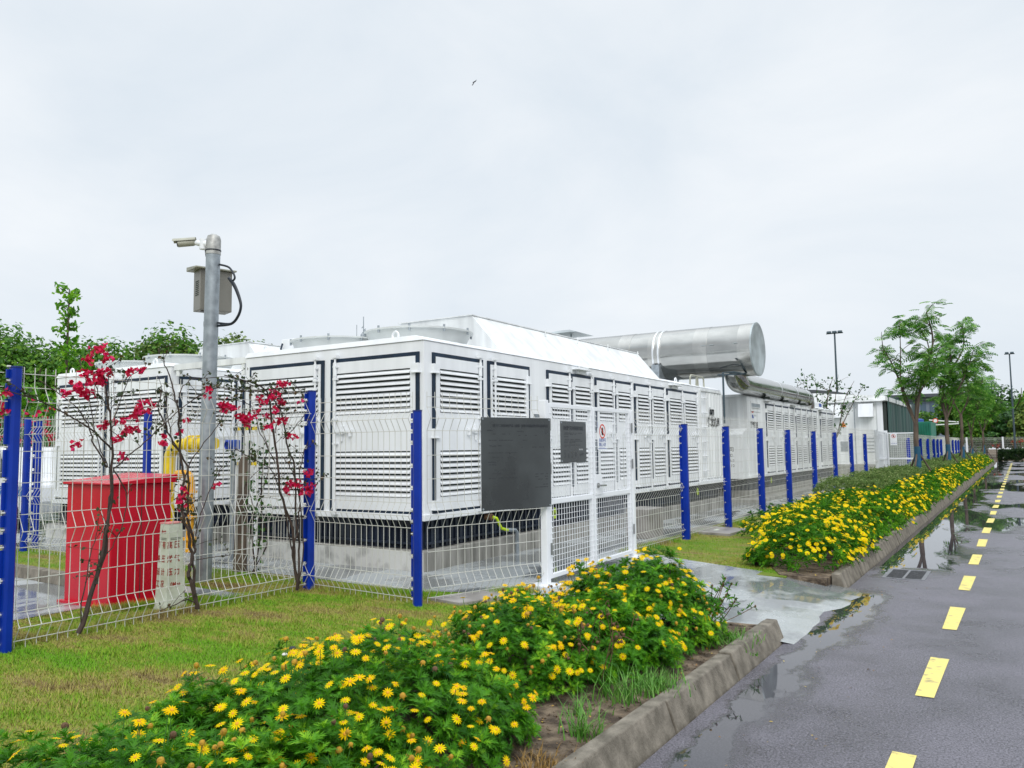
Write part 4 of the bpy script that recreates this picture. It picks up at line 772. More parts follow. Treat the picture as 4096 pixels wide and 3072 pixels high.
def bud_mesh(m,k):
    g=MB(); g.lathe([(.003,-.010),(.011,-.006),(.0145,.002),(.0125,.009),(.006,.0135),(.0005,.0145)],(0,0,0),n=10)
    for j in range(5): a=j*1.26; g.add([(.012*math.cos(a-.25),.012*math.sin(a-.25),-.004),(.012*math.cos(a+.25),.012*math.sin(a+.25),-.004),(.020*math.cos(a),.020*math.sin(a),-.010-.004*(j%2))],[(0,1,2)])
    me=bpy.data.meshes.new('flower_head'); me.from_pydata(g.v,[],g.f); me.materials.append(M[m]); return me
DAISY=[daisy_mesh() for _ in range(4)]; BUD=[bud_mesh('bud',1),bud_mesh('brownhead',2)]
def nearbush(label,blobs,seed,nros,ndaisy,nbud,lf=.080,side=(.45,-.55)):
    D=Dome(blobs,seed); loc=(blobs[0][0],blobs[0][1],0)
    root=thing('daisy_bush',label,'flowering bush',loc,'yellow daisy bushes by the kerb')
    r=np.random.default_rng(seed+1); V=[]
    P,Nn=D.sample(nros); P2,N2=D.sample(int(nros*.5),.55,.85); P=np.concatenate([P,P2]); Nn=np.concatenate([Nn,N2]); Nn=Nn*.8+np.array([0,0,.55])+r.normal(scale=.25,size=Nn.shape)
    ii=r.integers(0,len(ROS),len(P)); sc=r.uniform(.75,1.25,len(P))*lf; R=rotm(Nn)
    for k in range(len(ROS)): s=ii==k; V.append(place(ROS[k],P[s],R[s],sc[s]))
    V=np.concatenate(V); ni=len(V)//243; tn=np.repeat(r.uniform(0,.62,ni),243)+np.tile(np.repeat(np.arange(9)/9*.42,27),ni); heavy('foliage',V,3,'leaf',root,tint=tn)
    # woody stems from the ground up into the crown
    g=MB(); 
    for k in range(26):
        cx,cy,cz,rx,ry,rz=blobs[k%len(blobs)]; p=D.sample(60,.8,.95)[0][k]; b=Vector((cx+(p[0]-cx)*.35,cy+(p[1]-cy)*.35,0)); g.tube([b,(b+Vector(p))/2+Vector((0,0,.03)),Vector(p)],[.008,.006,.004],5)
    build('branch_stems',g,'bark',root)
    sg=MB()
    def heads(n,meshes,pick,nm,smin,smax,stem):
        P,Nn=D.sample(n,1.0,1.08,.14)
        for k in range(n):
            nn=Vector(Nn[k])*.55+Vector((side[0]*.5,side[1]*.5,.6))+Vector(r.normal(scale=.28,size=3)); nn.normalize()
            p=Vector(P[k]); L=r.uniform(.03,stem); tip=p+(Vector(Nn[k])*.5+Vector((0,0,1))).normalized()*L
            o=bpy.data.objects.new(nm,meshes[pick(k)]); COL.objects.link(o); o.parent=root; o.location=tip-Vector(loc)
            s=r.uniform(smin,smax); o.scale=(s,s,s*r.uniform(.7,1.5)); o.rotation_euler=(nn.to_track_quat('Z','Y')@Vector((0,0,1)).rotation_difference(Vector((0,0,1)))).to_euler(); 
            sg.tube([p-Vector(Nn[k])*.04,(p+tip)/2+Vector((0,0,.004)),tip-nn*.004],.0019,4)
    heads(ndaisy,DAISY,lambda k:k%4,'daisy',.62,.98,.10)
    heads(nbud,BUD,lambda k:0 if k%5 else 1,'seed_head',.7,1.05,.09)
    k=int(ndaisy*2.0); P,Nn=D.sample(k,1.0,1.1,.12); Nn=Nn*.6+np.array([side[0]*.5,side[1]*.5,.6])+r.normal(scale=.3,size=Nn.shape); R=rotm(Nn); P=P+Nn/np.linalg.norm(Nn,axis=1,keepdims=True)*.03; sc=r.uniform(.62,.98,k)*.033
    T=[];C=[]
    for i in range(12):
        a=2*math.pi*i/12; c,s=math.cos(a),math.sin(a); q=[(x*c-y*s,x*s+y*c,z) for x,y,z in ((.2,-.06,.03),(.62,-.12,.03),(1,0,-.03),(.2,-.06,.03),(1,0,-.03),(.62,.12,.03),(.2,-.06,.03),(.62,.12,.03),(.2,.06,.03))]; T+=q
    for i in range(8): a0,a1=2*math.pi*i/8,2*math.pi*(i+1)/8; C+=[(0,0,.2),(.27*math.cos(a0),.27*math.sin(a0),.08),(.27*math.cos(a1),.27*math.sin(a1),.08)]
    V1=place(np.array(T),P,R,sc); V2=place(np.array(C),P,R,sc); o=heavy('daisies',np.concatenate([V1,V2]),3,['petal','disc'],root,mi=np.concatenate([np.zeros(len(V1)//3),np.ones(len(V2)//3)])); o['kind']='stuff'
    build('flower_stems',sg,'stem',root)['kind']='stuff'; return root
nearbush('big leafy daisy bush filling the bottom edge of the photo',[(-2.92,1.55,.02,.80,.95,.47),(-2.6,2.3,.0,.5,.7,.40),(-3.25,.7,.0,.7,.8,.42)],21,1400,98,98)
nearbush('dense daisy bush nearest the kerb with bright green tips facing the lawn',[(-2.98,3.05,.02,.74,.85,.53),(-3.35,3.75,.0,.5,.55,.44),(-2.7,3.55,.0,.42,.5,.42),(-3.3,2.45,.0,.5,.6,.42)],22,1400,98,98)
nearbush('thinner daisy bush in the middle of the near bed, before the brown withered stems',[(-3.0,4.75,.02,.58,.55,.47),(-2.68,5.45,.0,.50,.55,.45),(-3.3,5.2,.0,.4,.45,.42)],23,950,95,90)
nearbush('tall daisy bush at the end of the near bed, against the concrete path',[(-2.72,6.35,.04,.56,.62,.60),(-2.42,6.2,.0,.30,.5,.40),(-3.05,6.0,.0,.42,.45,.50),(-2.85,6.85,.0,.5,.35,.50)],24,1100,98,95)
nearbush('little sprig of daisies standing beside the rough slab at the edge of the lawn',[(-3.85,6.05,.0,.16,.17,.34)],25,60,6,7)
nearbush('small green seedling of daisy in the grass by the far end of the path',[(-3.02,10.9,.0,.20,.2,.22)],26,70,5,2)
# withered stems in the gap of the bed
wt=thing('withered_plant','bare brown withered stems with curled heads in the middle of the near bed','dead plant',(-2.5,5.0,0)); g=MB(); hd=MB(); r_=random.Random(6)
for k in range(26):
    b=Vector((-2.62+r_.gauss(0,.12),5.05+r_.gauss(0,.22),.01)); t=b+Vector((r_.gauss(.08,.10),r_.gauss(0,.14),r_.uniform(.26,.5))); m_=(b+t)/2+Vector((r_.gauss(0,.03),r_.gauss(0,.03),0)); g.tube(spline([b,m_,t,t+Vector((r_.gauss(.02,.02),r_.gauss(0,.02),-.025))],4),[.0035],4) if False else g.tube(spline([b,m_,t,t+Vector((r_.gauss(.02,.02),r_.gauss(0,.02),-.03))],4),.0032,4)
    build('curled_head',MB().lathe([(.001,-.012),(.010,-.004),(.012,.004),(.002,.012)],tuple(t+Vector((.015,0,-.03))),n=6),'brownhead',wt)
build('dry_stem',g,'dryplant',wt)
g=MB(); hd=MB(); wt=thing('twiggy_shoot','thin dark twig with brown curled heads leaning out over the concrete path','dead plant',(-2.25,7.0,0))
TL=[]
for k in range(12):
    b=Vector((-2.36+r_.gauss(0,.04),6.75+r_.gauss(0,.08),.05)); t=Vector((-2.22+r_.gauss(0,.06),6.9+r_.gauss(0,.09),r_.uniform(.25,.52))) if k else Vector((-2.0,7.05,.22)); TL+=[tuple(t),tuple(b.lerp(t,.7)),tuple(t),tuple(b.lerp(t,.85))]; g.tube(spline([b,(b+t)/2+Vector((0,0,-.03)),t],4),.0035,4); build('curled_head',MB().lathe([(.001,-.014),(.009,-.004),(.009,.005),(.002,.012)],tuple(t),n=6),'brownhead',wt)
build('twig',g,'dryplant',wt); P=np.array(TL)+RNG.normal(scale=.015,size=(len(TL),3)); heavy('leaves',place(ROSF[0],P,rotm(RNG.normal(size=P.shape)+np.array([0,0,.6])),RNG.uniform(.03,.055,len(P))),3,'leaf',wt)
# ---- weeds by the kerb
def tuft(x,y,n,h,label,m='weed',spread=.05):
    r=np.random.default_rng(int(abs(x*1000+y*77))); V=[]
    for k in range(n):
        a=r.uniform(0,6.28); b=np.array([x+r.normal()*spread,y+r.normal()*spread,.005]); L=h*r.uniform(.5,1.1); out=np.array([math.cos(a),math.sin(a),0]); sd=np.array([-math.sin(a),math.cos(a),0])*.0048
        q=[b+out*L*.55*t**1.6+np.array([0,0,L*(t-.32*t*t*r.uniform(.6,1.5))]) for t in (0,.35,.7,1)]
        for j in range(3): w0=sd*(1-j/3.2); w1=sd*(1-(j+1)/3.2); V+=[q[j]-w0,q[j]+w0,q[j+1]+w1,q[j]-w0,q[j+1]+w1,q[j+1]-w1]
    return tag(heavy('weed_tuft',np.array(V),3,m,None,(x,y,0)),label,'weed','weed tufts along the kerb')
tuft(-2.10,4.02,70,.26,'spiky green weed tuft beside the kerb, the nearest of the green ones'); tuft(-2.20,4.72,80,.28,'wide weed tuft with arching blades in the bare soil under the bushes',spread=.08); tuft(-2.10,5.05,260,.18,'low bright weed patch hugging the kerb stones at mid bed',spread=.09); tuft(-2.11,6.55,320,.14,'low weed patch at the kerb near the end of the near bed',spread=.13); tuft(-2.12,3.55,150,.10,'dry straw-coloured grass tuft at the kerb by the bottom of the photo','straw',.08)
tuft(-2.3,4.35,30,.22,'thin weed sprouting from the bare soil between kerb and big bush')
tuft(-1.80,6.25,14,.05,'tiny weed growing in the road joint at the foot of the kerb','weed',.015)
# ---- leaf litter and crumbs of soil on the bed, kerb and road edge
k=520; P=np.stack([RNG.uniform(-2.75,-2.02,k),RNG.uniform(3.0,7.2,k),np.full(k,.02)],1); q=np.stack([RNG.uniform(-1.76,-1.0,60),RNG.uniform(3.5,11,60),np.full(60,-.113)],1); q2=np.stack([RNG.uniform(-2.9,-2.05,90),RNG.uniform(10.3,11.2,90),np.full(90,.02)],1); P=np.concatenate([P,q,q2])
o=heavy('leaf_litter',place(QLIT,P,rotm(RNG.normal(scale=.35,size=P.shape)+np.array([0,0,1])),RNG.uniform(.008,.026,len(P))),3,'litter'); o['kind']='stuff'
k=700; P=np.stack([RNG.uniform(-2.8,-2.03,k),RNG.uniform(3.0,7.2,k),np.full(k,.014)],1); o=heavy('soil_crumbs',place(CRUMB,P,rotm(RNG.normal(size=P.shape)),RNG.uniform(.006,.020,k)),3,'soil'); o['kind']='stuff'
# ---- lawn grass
def grass(n,poly,h0,h1):
    x0,x1,y0,y1=poly; P=np.stack([RNG.uniform(x0,x1,n),RNG.uniform(y0,y1,n)],1); return P
def blades(P,h0,h1,w=.0022):
    n=len(P); a=RNG.uniform(0,6.28,n); h=RNG.uniform(h0,h1,n); ln=RNG.uniform(.2,1.0,n)*h; b=np.concatenate([P,np.full((n,1),.0)],1); s=np.stack([-np.sin(a),np.cos(a),0*a],1)*w*RNG.uniform(.8,1.5,n)[:,None]; o=np.stack([np.cos(a)*ln,np.sin(a)*ln,h],1)
    return np.stack([b-s,b+s,b+o],1).reshape(-1,3)
def excl(P):
    x,y=P[:,0],P[:,1]; k=np.ones(len(P),bool)
    k&=~((x>-5.42)&(x<-4.6)&(y>6.78)&(y<7.55)&(y<7.7)&((x+5.38)*0+y>6.74)); k&=~((x<-8.28)&(y<5.5)&(y>1)); k&=~((x<-6.0)&(y>7.2)); k&=~((x>-5.0)&(y>7.62-(x+4.95)*.26)&(y<11.4-(x+4.9)*.49)); k&=~((x<-7.2)&(y>5.8)&(y<6.13)&(x>-8.62))
    return k
pp=[]
d_=RNG.uniform(size=(230000,2)); P=np.stack([-8.8+5.5*d_[:,0],1.3+6.0*d_[:,1]],1); pp.append(P)
P=np.stack([RNG.uniform(-5.3,-3.0,26000),RNG.uniform(10.4,17.0,26000)],1); pp.append(P[P[:,1]>11.35-(P[:,0]+4.9)*.46]); P=np.stack([RNG.uniform(-3.6,-2.5,6000),RNG.uniform(10.3,11.6,6000)],1); pp.append(P[P[:,1]>11.35-(P[:,0]+4.9)*.46])
P=np.stack([RNG.uniform(-16,-8,20000),RNG.uniform(5.6,7.25,20000)],1); pp.append(P)
P=np.concatenate(pp); P=P[excl(P)]
V=blades(P,.008,.024,.0026)
# longer fringe along the fence line and round posts
q=[]
for (x0,y0,x1,y1,n) in ((-7.3,3.0,-7.2,6.7,6500),(-7.1,6.85,-5.6,6.95,5000),(-5.15,11.3,-5.1,13.2,2500),(-8.0,4.7,-7.4,5.7,6000),(-4.95,7.5,-4.72,7.72,2600),(-5.1,13.6,-5.05,18,3000),(-6.9,6.7,-5.5,6.78,1200)):
    t=RNG.uniform(size=(n,1)); q.append(np.array([[x0,y0]])*(1-t)+np.array([[x1,y1]])*t+RNG.normal(scale=.075,size=(n,2)))
for k in range(70):
    x0,y0=RNG.uniform(-7,-4),RNG.uniform(2.2,6.6); q.append(np.array([[x0,y0]])+RNG.normal(scale=.05,size=(int(RNG.integers(20,70)),2)))
q=np.concatenate(q); V=np.concatenate([V,blades(q,.03,.085,.0026)])
go_=heavy('grass',V,3,'blade',None,blk=3); go_['kind']='stuff'
# ================================================================ bougainvillea
import json
BG=json.loads('''[{"s":[[0.02,[-6.98,3.967,0.046],[-6.996,4.08,0.415],[-7.011,4.186,0.725],[-7.027,4.228,1.093],[-7.043,4.254,1.259]],[0.015,[-6.98,4.091,0.447],[-6.976,4.151,0.772],[-6.973,4.216,1.137],[-6.969,4.218,1.429]],[0.006,[-6.98,3.967,0.054],[-6.99,3.995,0.388],[-7.001,4.053,0.7],[-7.011,4.116,0.896]],[0.011,[-6.98,4.216,1.262],[-6.974,4.216,1.575],[-6.968,4.191,1.848],[-6.961,4.145,2.099],[-6.955,4.089,2.389]],[0.008,[-6.98,4.218,1.634],[-6.97,3.97,1.84],[-6.96,3.553,2.044],[-6.95,3.233,2.131]],[0.007,[-6.98,4.175,1.472],[-7.001,4.069,1.673],[-7.022,4.026,1.822],[-7.043,3.919,1.997],[-7.063,3.76,2.13],[-7.084,3.611,2.231]],[0.005,[-6.98,4.175,1.472],[-7.009,4.112,1.681],[-7.038,4.058,1.91],[-7.068,4.025,2.14],[-7.097,4.011,2.3]],[0.007,[-6.98,4.233,1.437],[-6.964,4.353,1.574],[-6.948,4.52,1.697],[-6.931,4.741,1.92],[-6.915,4.965,2.099],[-6.899,5.138,2.19]],[0.006,[-6.98,4.237,1.437],[-6.992,4.357,1.272],[-7.003,4.385,1.155],[-7.015,4.349,0.925],[-7.026,4.259,0.749],[-7.038,4.149,0.605]],[0.004,[-6.98,4.2,1.807],[-7.001,4.293,2.108],[-7.023,4.415,2.332],[-7.044,4.554,2.402]],[0.004,[-6.98,4.2,1.807],[-6.921,4.263,1.743],[-6.861,4.268,1.826]],[0.004,[-6.98,4.177,1.975],[-6.984,4.083,2.139],[-6.987,4.018,2.239]],[0.004,[-6.98,4.177,1.975],[-6.94,4.147,2.182],[-6.899,4.101,2.319]]],"f":[[-7.084,4.047,2.459],[-6.994,4.013,2.525],[-7.105,4.145,2.558],[-7.048,4.122,2.546],[-7.007,4.206,2.462],[-6.949,4.037,2.544],[-6.928,4.114,2.493],[-6.909,3.934,2.418],[-7.068,4.168,2.46],[-6.97,3.968,2.328],[-7.027,3.961,2.3],[-6.98,3.924,2.297],[-6.897,4.043,2.326],[-6.959,4.076,2.343],[-6.888,4.031,2.283],[-6.949,4.159,2.346],[-6.982,4.167,2.315],[-6.915,3.965,2.226],[-6.928,3.997,2.244],[-7.049,4.021,2.239],[-7.109,4.086,2.314],[-6.948,3.975,2.251],[-6.885,3.796,2.149],[-7.046,3.848,2.205],[-7.112,3.999,2.196],[-6.973,3.889,2.17],[-6.912,3.848,2.187],[-6.905,4.057,2.221],[-6.995,4.104,2.247],[-6.986,4.097,2.291],[-6.998,4.092,2.294],[-7.063,3.978,2.128],[-6.995,3.962,2.102],[-7.02,3.985,2.141],[-6.972,3.956,2.138],[-6.969,3.781,2.145],[-7.035,3.781,2.123],[-7.115,4.113,2.148],[-6.889,4.32,2.337],[-6.978,4.354,2.337],[-7.045,4.53,2.378],[-7.048,4.521,2.377],[-7.114,4.559,2.383],[-7.046,4.509,2.027],[-7.063,4.566,1.985],[-6.952,4.499,1.989],[-7.04,4.481,1.953],[-6.915,4.395,1.978],[-6.964,4.425,1.943],[-7.066,4.645,2.08],[-7.074,4.653,2.047],[-7.076,4.642,2.095],[-6.966,4.451,2.038],[-7.089,4.542,2.084],[-7.055,4.188,1.85],[-7.019,4.162,1.857],[-7.083,4.304,1.874],[-6.909,4.258,1.881],[-6.892,4.305,1.799],[-6.941,4.327,1.805],[-6.995,4.36,1.821],[-7.065,4.46,1.832],[-7.051,4.48,1.838],[-6.903,4.216,1.713],[-6.905,4.205,1.728],[-7.117,4.398,1.562],[-7.048,4.338,1.562],[-7.021,3.907,1.69],[-7.038,3.945,1.684],[-7.005,3.313,2.108],[-7.073,3.342,1.989],[-7.079,3.314,1.978]],"l":[[-6.919,3.449,2.106],[-6.954,3.454,2.075],[-7.026,3.493,2.083],[-6.995,3.47,2.057],[-7.08,3.702,1.998],[-7.055,3.749,2.001],[-6.909,3.726,1.979],[-7.017,3.744,1.992],[-6.951,3.477,2.093],[-7.042,3.511,2.119],[-6.969,3.489,2.1],[-7.064,3.537,2.129],[-6.959,4.072,1.749],[-6.92,4.042,1.778],[-7.006,4.063,1.776],[-6.996,4.034,1.763],[-7.031,4.635,1.832],[-7.066,4.62,1.82],[-6.904,4.534,1.801],[-6.9,4.592,1.816],[-6.987,3.399,2.115],[-6.948,3.409,2.082],[-6.946,3.408,2.12],[-7.059,3.425,2.128]]},{"s":[[0.018,[-6.98,5.152,0.049],[-6.978,5.083,0.276],[-6.976,5.033,0.422],[-6.974,5.064,0.556],[-6.972,5.021,0.792],[-6.969,4.962,0.967],[-6.967,4.938,1.184],[-6.965,4.949,1.369],[-6.963,4.908,1.572],[-6.961,4.89,1.882],[-6.959,4.856,2.114]],[0.014,[-6.98,5.143,0.051],[-6.993,5.111,0.301],[-7.006,5.097,0.55],[-7.02,5.131,0.67],[-7.033,5.062,0.926],[-7.046,5.067,1.113],[-7.059,5.05,1.46],[-7.072,4.911,1.681],[-7.086,4.793,1.914],[-7.099,4.746,2.068]],[0.006,[-6.98,5.099,0.784],[-7.009,5.189,0.98],[-7.037,5.336,1.258],[-7.066,5.47,1.449]],[0.006,[-6.98,4.947,1.184],[-6.964,5.017,1.492],[-6.947,5.164,1.695],[-6.931,5.299,1.857],[-6.914,5.399,2.038]],[0.009,[-6.98,4.871,2.115],[-7.007,4.876,2.094],[-7.035,4.853,2.231],[-7.062,4.829,2.392],[-7.089,4.781,2.504]],[0.005,[-6.98,4.881,2.138],[-7.0,4.944,2.258],[-7.019,5.062,2.336],[-7.039,5.267,2.363],[-7.058,5.54,2.389],[-7.078,5.893,2.318]],[0.006,[-6.98,4.667,2.061],[-7.028,4.723,2.178],[-7.076,4.76,2.251]],[0.005,[-6.98,5.091,2.148],[-6.95,5.272,2.251],[-6.919,5.535,2.252],[-6.889,5.737,2.225]],[0.006,[-6.98,4.92,1.572],[-7.006,4.828,1.773],[-7.031,4.787,2.021],[-7.057,4.791,2.209]],[0.004,[-6.98,5.123,0.533],[-7.037,5.276,0.527],[-7.094,5.611,0.516]],[0.007,[-6.98,5.152,0.08],[-6.953,5.022,0.165],[-6.925,4.864,0.149],[-6.898,4.679,0.124]]],"f":[[-6.958,5.224,2.184],[-6.981,5.229,2.248],[-6.936,5.169,2.215],[-7.094,5.483,2.082],[-7.105,5.546,2.125],[-6.921,5.382,2.04],[-7.06,5.78,1.922],[-7.026,5.7,1.969],[-7.036,5.727,1.918],[-7.0,5.71,1.933],[-6.941,5.353,2.091],[-6.939,5.342,2.064],[-7.004,4.753,1.746],[-7.084,4.797,1.751],[-6.9,4.655,1.692],[-6.947,4.901,1.142],[-7.072,5.047,1.105],[-7.064,4.995,1.143],[-7.049,4.992,1.172],[-6.915,4.927,1.244],[-7.068,5.025,1.227],[-7.028,5.39,1.271],[-7.043,5.388,1.261],[-6.882,5.557,1.978],[-7.008,5.622,1.97],[-6.986,4.905,1.807],[-6.914,4.952,1.927],[-6.89,4.453,2.041],[-7.064,4.574,2.063],[-6.89,4.873,1.097],[-7.074,5.019,1.073]],"l":[[-6.939,5.138,2.236],[-7.029,5.258,2.291],[-6.995,5.203,2.267],[-7.061,5.228,2.267],[-7.009,5.375,2.293],[-7.079,5.359,2.296],[-6.983,5.317,2.257],[-6.889,5.28,2.243],[-7.056,5.53,2.251],[-7.057,5.562,2.239],[-7.061,5.642,2.301],[-6.926,5.503,2.265],[-6.945,5.602,2.257],[-7.027,5.623,2.275],[-6.945,5.603,2.291],[-6.981,5.61,2.245],[-6.944,5.711,2.196],[-6.951,5.732,2.228],[-6.902,5.698,2.228],[-6.894,5.697,2.227],[-6.936,5.268,2.289],[-6.951,5.216,2.314],[-7.045,5.295,2.306],[-6.929,5.297,2.291],[-7.008,5.38,2.303],[-6.905,5.36,2.269],[-7.031,5.508,2.297],[-7.013,5.452,2.317],[-6.926,4.991,1.94],[-7.058,5.082,1.931],[-7.057,5.123,1.952],[-7.043,5.125,1.99],[-6.931,4.949,1.254],[-6.962,4.979,1.297],[-7.041,5.035,1.251],[-7.04,4.965,1.273],[-7.074,5.052,1.026],[-6.89,4.944,1.106],[-6.963,4.939,1.053],[-6.943,4.891,1.109],[-6.983,5.375,2.121],[-7.08,5.42,2.183],[-6.982,5.404,2.187],[-7.041,5.399,2.164],[-6.98,5.559,2.157],[-6.967,5.533,2.171],[-7.053,5.715,2.177],[-7.07,5.657,2.192]]},{"s":[[0.014,[-6.98,6.454,0.033],[-6.983,6.397,0.478],[-6.987,6.348,0.792],[-6.99,6.199,1.147],[-6.993,6.147,1.481],[-6.997,6.087,1.866],[-7.0,6.037,2.122],[-7.004,5.964,2.285],[-7.007,5.824,2.341],[-7.01,5.672,2.369],[-7.014,5.452,2.403]],[0.011,[-6.98,6.454,0.033],[-6.987,6.483,0.468],[-6.994,6.436,0.836],[-7.001,6.408,1.41],[-7.008,6.326,1.608],[-7.016,6.242,2.0],[-7.023,6.129,2.153],[-7.03,5.939,2.26],[-7.037,5.651,2.245],[-7.044,5.478,2.26]],[0.007,[-6.98,6.468,0.046],[-6.997,6.547,0.512],[-7.014,6.492,1.157],[-7.031,6.539,1.473],[-7.048,6.659,1.741],[-7.064,6.717,2.015],[-7.081,6.649,2.178]],[0.007,[-6.98,6.431,0.216],[-6.978,6.322,0.64],[-6.977,6.249,0.954],[-6.975,6.084,1.355],[-6.974,5.937,1.46],[-6.972,5.732,1.551],[-6.971,5.58,1.626]],[0.009,[-6.98,6.502,0.103],[-6.959,6.355,0.432],[-6.939,6.42,0.788],[-6.918,6.386,1.216],[-6.897,6.245,1.415],[-6.877,6.125,1.545]],[0.005,[-6.98,6.081,1.802],[-6.994,6.173,1.997],[-7.008,6.215,2.261],[-7.022,6.277,2.317]],[0.005,[-6.98,6.214,1.738],[-6.936,6.342,1.869],[-6.891,6.455,2.015]],[0.004,[-6.98,6.461,1.159],[-6.957,6.614,1.258],[-6.933,6.811,1.305]],[0.005,[-6.98,6.102,1.482],[-7.002,5.956,1.738],[-7.024,5.86,1.99],[-7.046,5.782,2.114],[-7.068,5.528,2.166]],[0.004,[-6.98,6.019,2.121],[-6.951,6.099,2.226],[-6.923,6.256,2.272],[-6.894,6.402,2.278]]],"f":[[-6.948,6.119,2.344],[-6.926,6.155,2.346],[-7.015,6.301,2.35],[-7.094,6.308,2.369],[-7.072,6.188,2.272],[-6.952,6.091,2.24],[-6.964,6.035,2.268],[-6.938,5.995,2.188],[-6.904,5.96,2.197],[-7.031,5.948,2.188],[-7.066,5.927,2.166],[-6.932,5.91,2.152],[-7.073,6.028,2.136],[-7.023,6.204,2.137],[-7.094,6.265,2.155],[-7.106,6.296,2.134],[-7.022,6.245,2.153],[-7.023,5.902,2.048],[-6.888,5.786,2.03],[-7.006,6.022,2.01],[-7.037,6.065,2.001],[-6.945,6.057,2.063],[-7.008,6.093,2.037],[-7.06,6.179,2.087],[-6.969,6.18,1.925],[-6.956,6.163,1.948],[-7.119,6.363,1.972],[-7.079,6.211,1.934],[-6.963,6.106,1.929],[-6.886,5.96,1.857],[-6.9,5.912,1.845],[-7.047,6.09,1.857],[-7.099,5.758,1.975],[-7.092,5.802,1.886],[-6.957,5.672,1.911],[-6.942,5.735,1.945],[-6.987,5.728,1.989],[-7.02,5.814,1.955],[-7.005,6.325,1.769],[-6.947,6.266,1.779],[-7.027,6.418,1.768],[-6.949,5.395,2.056],[-6.938,5.463,2.055],[-7.063,5.501,2.08],[-6.909,5.423,2.09],[-6.905,5.487,2.066],[-7.031,5.556,2.077],[-6.891,5.482,2.036],[-7.094,6.432,1.218],[-7.062,6.411,1.222],[-6.965,6.3,1.24],[-7.065,6.463,1.225],[-6.985,6.423,1.23],[-6.975,6.34,1.214],[-7.075,6.352,1.192],[-6.922,6.212,1.162],[-6.888,6.181,1.17],[-7.099,6.384,1.123],[-6.921,6.382,1.212],[-6.937,6.389,1.232],[-6.975,6.631,1.349],[-6.92,6.547,1.338],[-7.071,6.69,1.186],[-6.945,6.575,1.185],[-7.004,6.635,1.121],[-6.944,6.586,1.123],[-6.975,6.442,2.158],[-6.881,6.505,1.366],[-7.1,6.687,1.36],[-6.897,6.57,1.159],[-6.883,6.544,1.202],[-6.991,6.502,1.137],[-6.903,6.416,1.114]],"l":[[-6.925,5.471,2.394],[-6.896,5.29,2.337],[-7.043,5.495,2.352],[-7.021,5.556,2.381],[-7.072,5.572,2.369],[-6.994,5.567,2.377],[-6.931,5.481,2.325],[-7.02,5.586,2.355],[-7.049,5.69,2.356],[-6.885,5.575,2.374],[-7.005,5.755,2.367],[-6.987,5.673,2.341],[-7.008,5.694,2.337],[-6.987,5.751,2.348],[-7.021,5.817,2.365],[-7.078,5.809,2.307],[-6.973,5.864,2.298],[-7.039,5.89,2.316],[-6.884,5.759,2.327],[-7.073,5.937,2.382],[-6.994,6.207,2.126],[-6.971,6.176,2.121],[-7.031,6.271,2.123],[-7.028,6.25,2.153],[-6.955,6.236,1.992],[-6.918,6.109,2.034],[-6.928,6.165,1.984],[-6.914,6.165,2.019],[-7.046,6.331,2.287],[-6.901,6.304,2.27],[-6.947,6.323,2.29],[-6.959,6.369,2.297],[-7.046,6.456,2.275],[-6.882,6.386,2.248],[-7.01,6.426,2.292],[-6.989,6.371,2.27],[-7.017,6.774,1.254],[-6.91,6.59,1.263],[-6.958,6.742,1.297],[-6.97,6.765,1.246],[-6.938,6.773,1.305],[-6.946,6.844,1.309],[-6.901,6.736,1.289],[-7.041,6.99,1.305],[-7.003,6.706,1.22],[-7.026,6.72,1.229],[-7.017,6.807,1.225],[-7.054,6.693,1.202],[-7.064,5.686,1.559],[-7.064,5.688,1.601],[-6.912,5.496,1.619],[-7.079,5.643,1.641],[-7.066,5.788,1.501],[-7.026,5.772,1.528],[-7.033,5.769,1.553],[-6.899,5.695,1.554],[-6.945,5.863,1.468],[-7.069,5.891,1.533],[-7.042,5.884,1.537],[-7.07,5.946,1.56],[-7.004,6.257,1.81],[-6.882,6.13,1.788],[-7.051,6.238,1.794],[-6.897,6.137,1.787],[-6.892,6.261,1.886],[-7.031,6.495,1.902],[-6.983,6.246,1.854],[-7.076,6.387,1.917],[-6.924,5.506,1.528],[-6.972,5.54,1.563],[-6.913,5.488,1.546],[-6.893,5.536,1.529],[-6.887,6.479,1.223],[-7.027,6.608,1.215],[-6.884,6.463,1.206],[-7.057,6.536,1.184],[-6.921,6.132,2.223],[-6.975,6.157,2.232],[-6.972,6.086,2.235],[-6.96,6.049,2.22]]}]''')
BR=np.array([(0,0,0),(.55,-.48,.18),(1.15,0,.0),(0,0,0),(1.15,0,0),(.55,.48,.18)])
def tri_bract(seed):
    r=np.random.default_rng(seed); out=[]
    for i in range(3):
        az=2.09*i+r.uniform(-.3,.3); el=.75; X=np.array([math.cos(az)*math.cos(el),math.sin(az)*math.cos(el),math.sin(el)]); Y=np.array([-math.sin(az),math.cos(az),0]); Z=np.cross(X,Y); out.append(BR[:,0:1]*X+BR[:,1:2]*Y+BR[:,2:3]*Z)
    return np.concatenate(out)
BRT=[tri_bract(i) for i in range(5)]
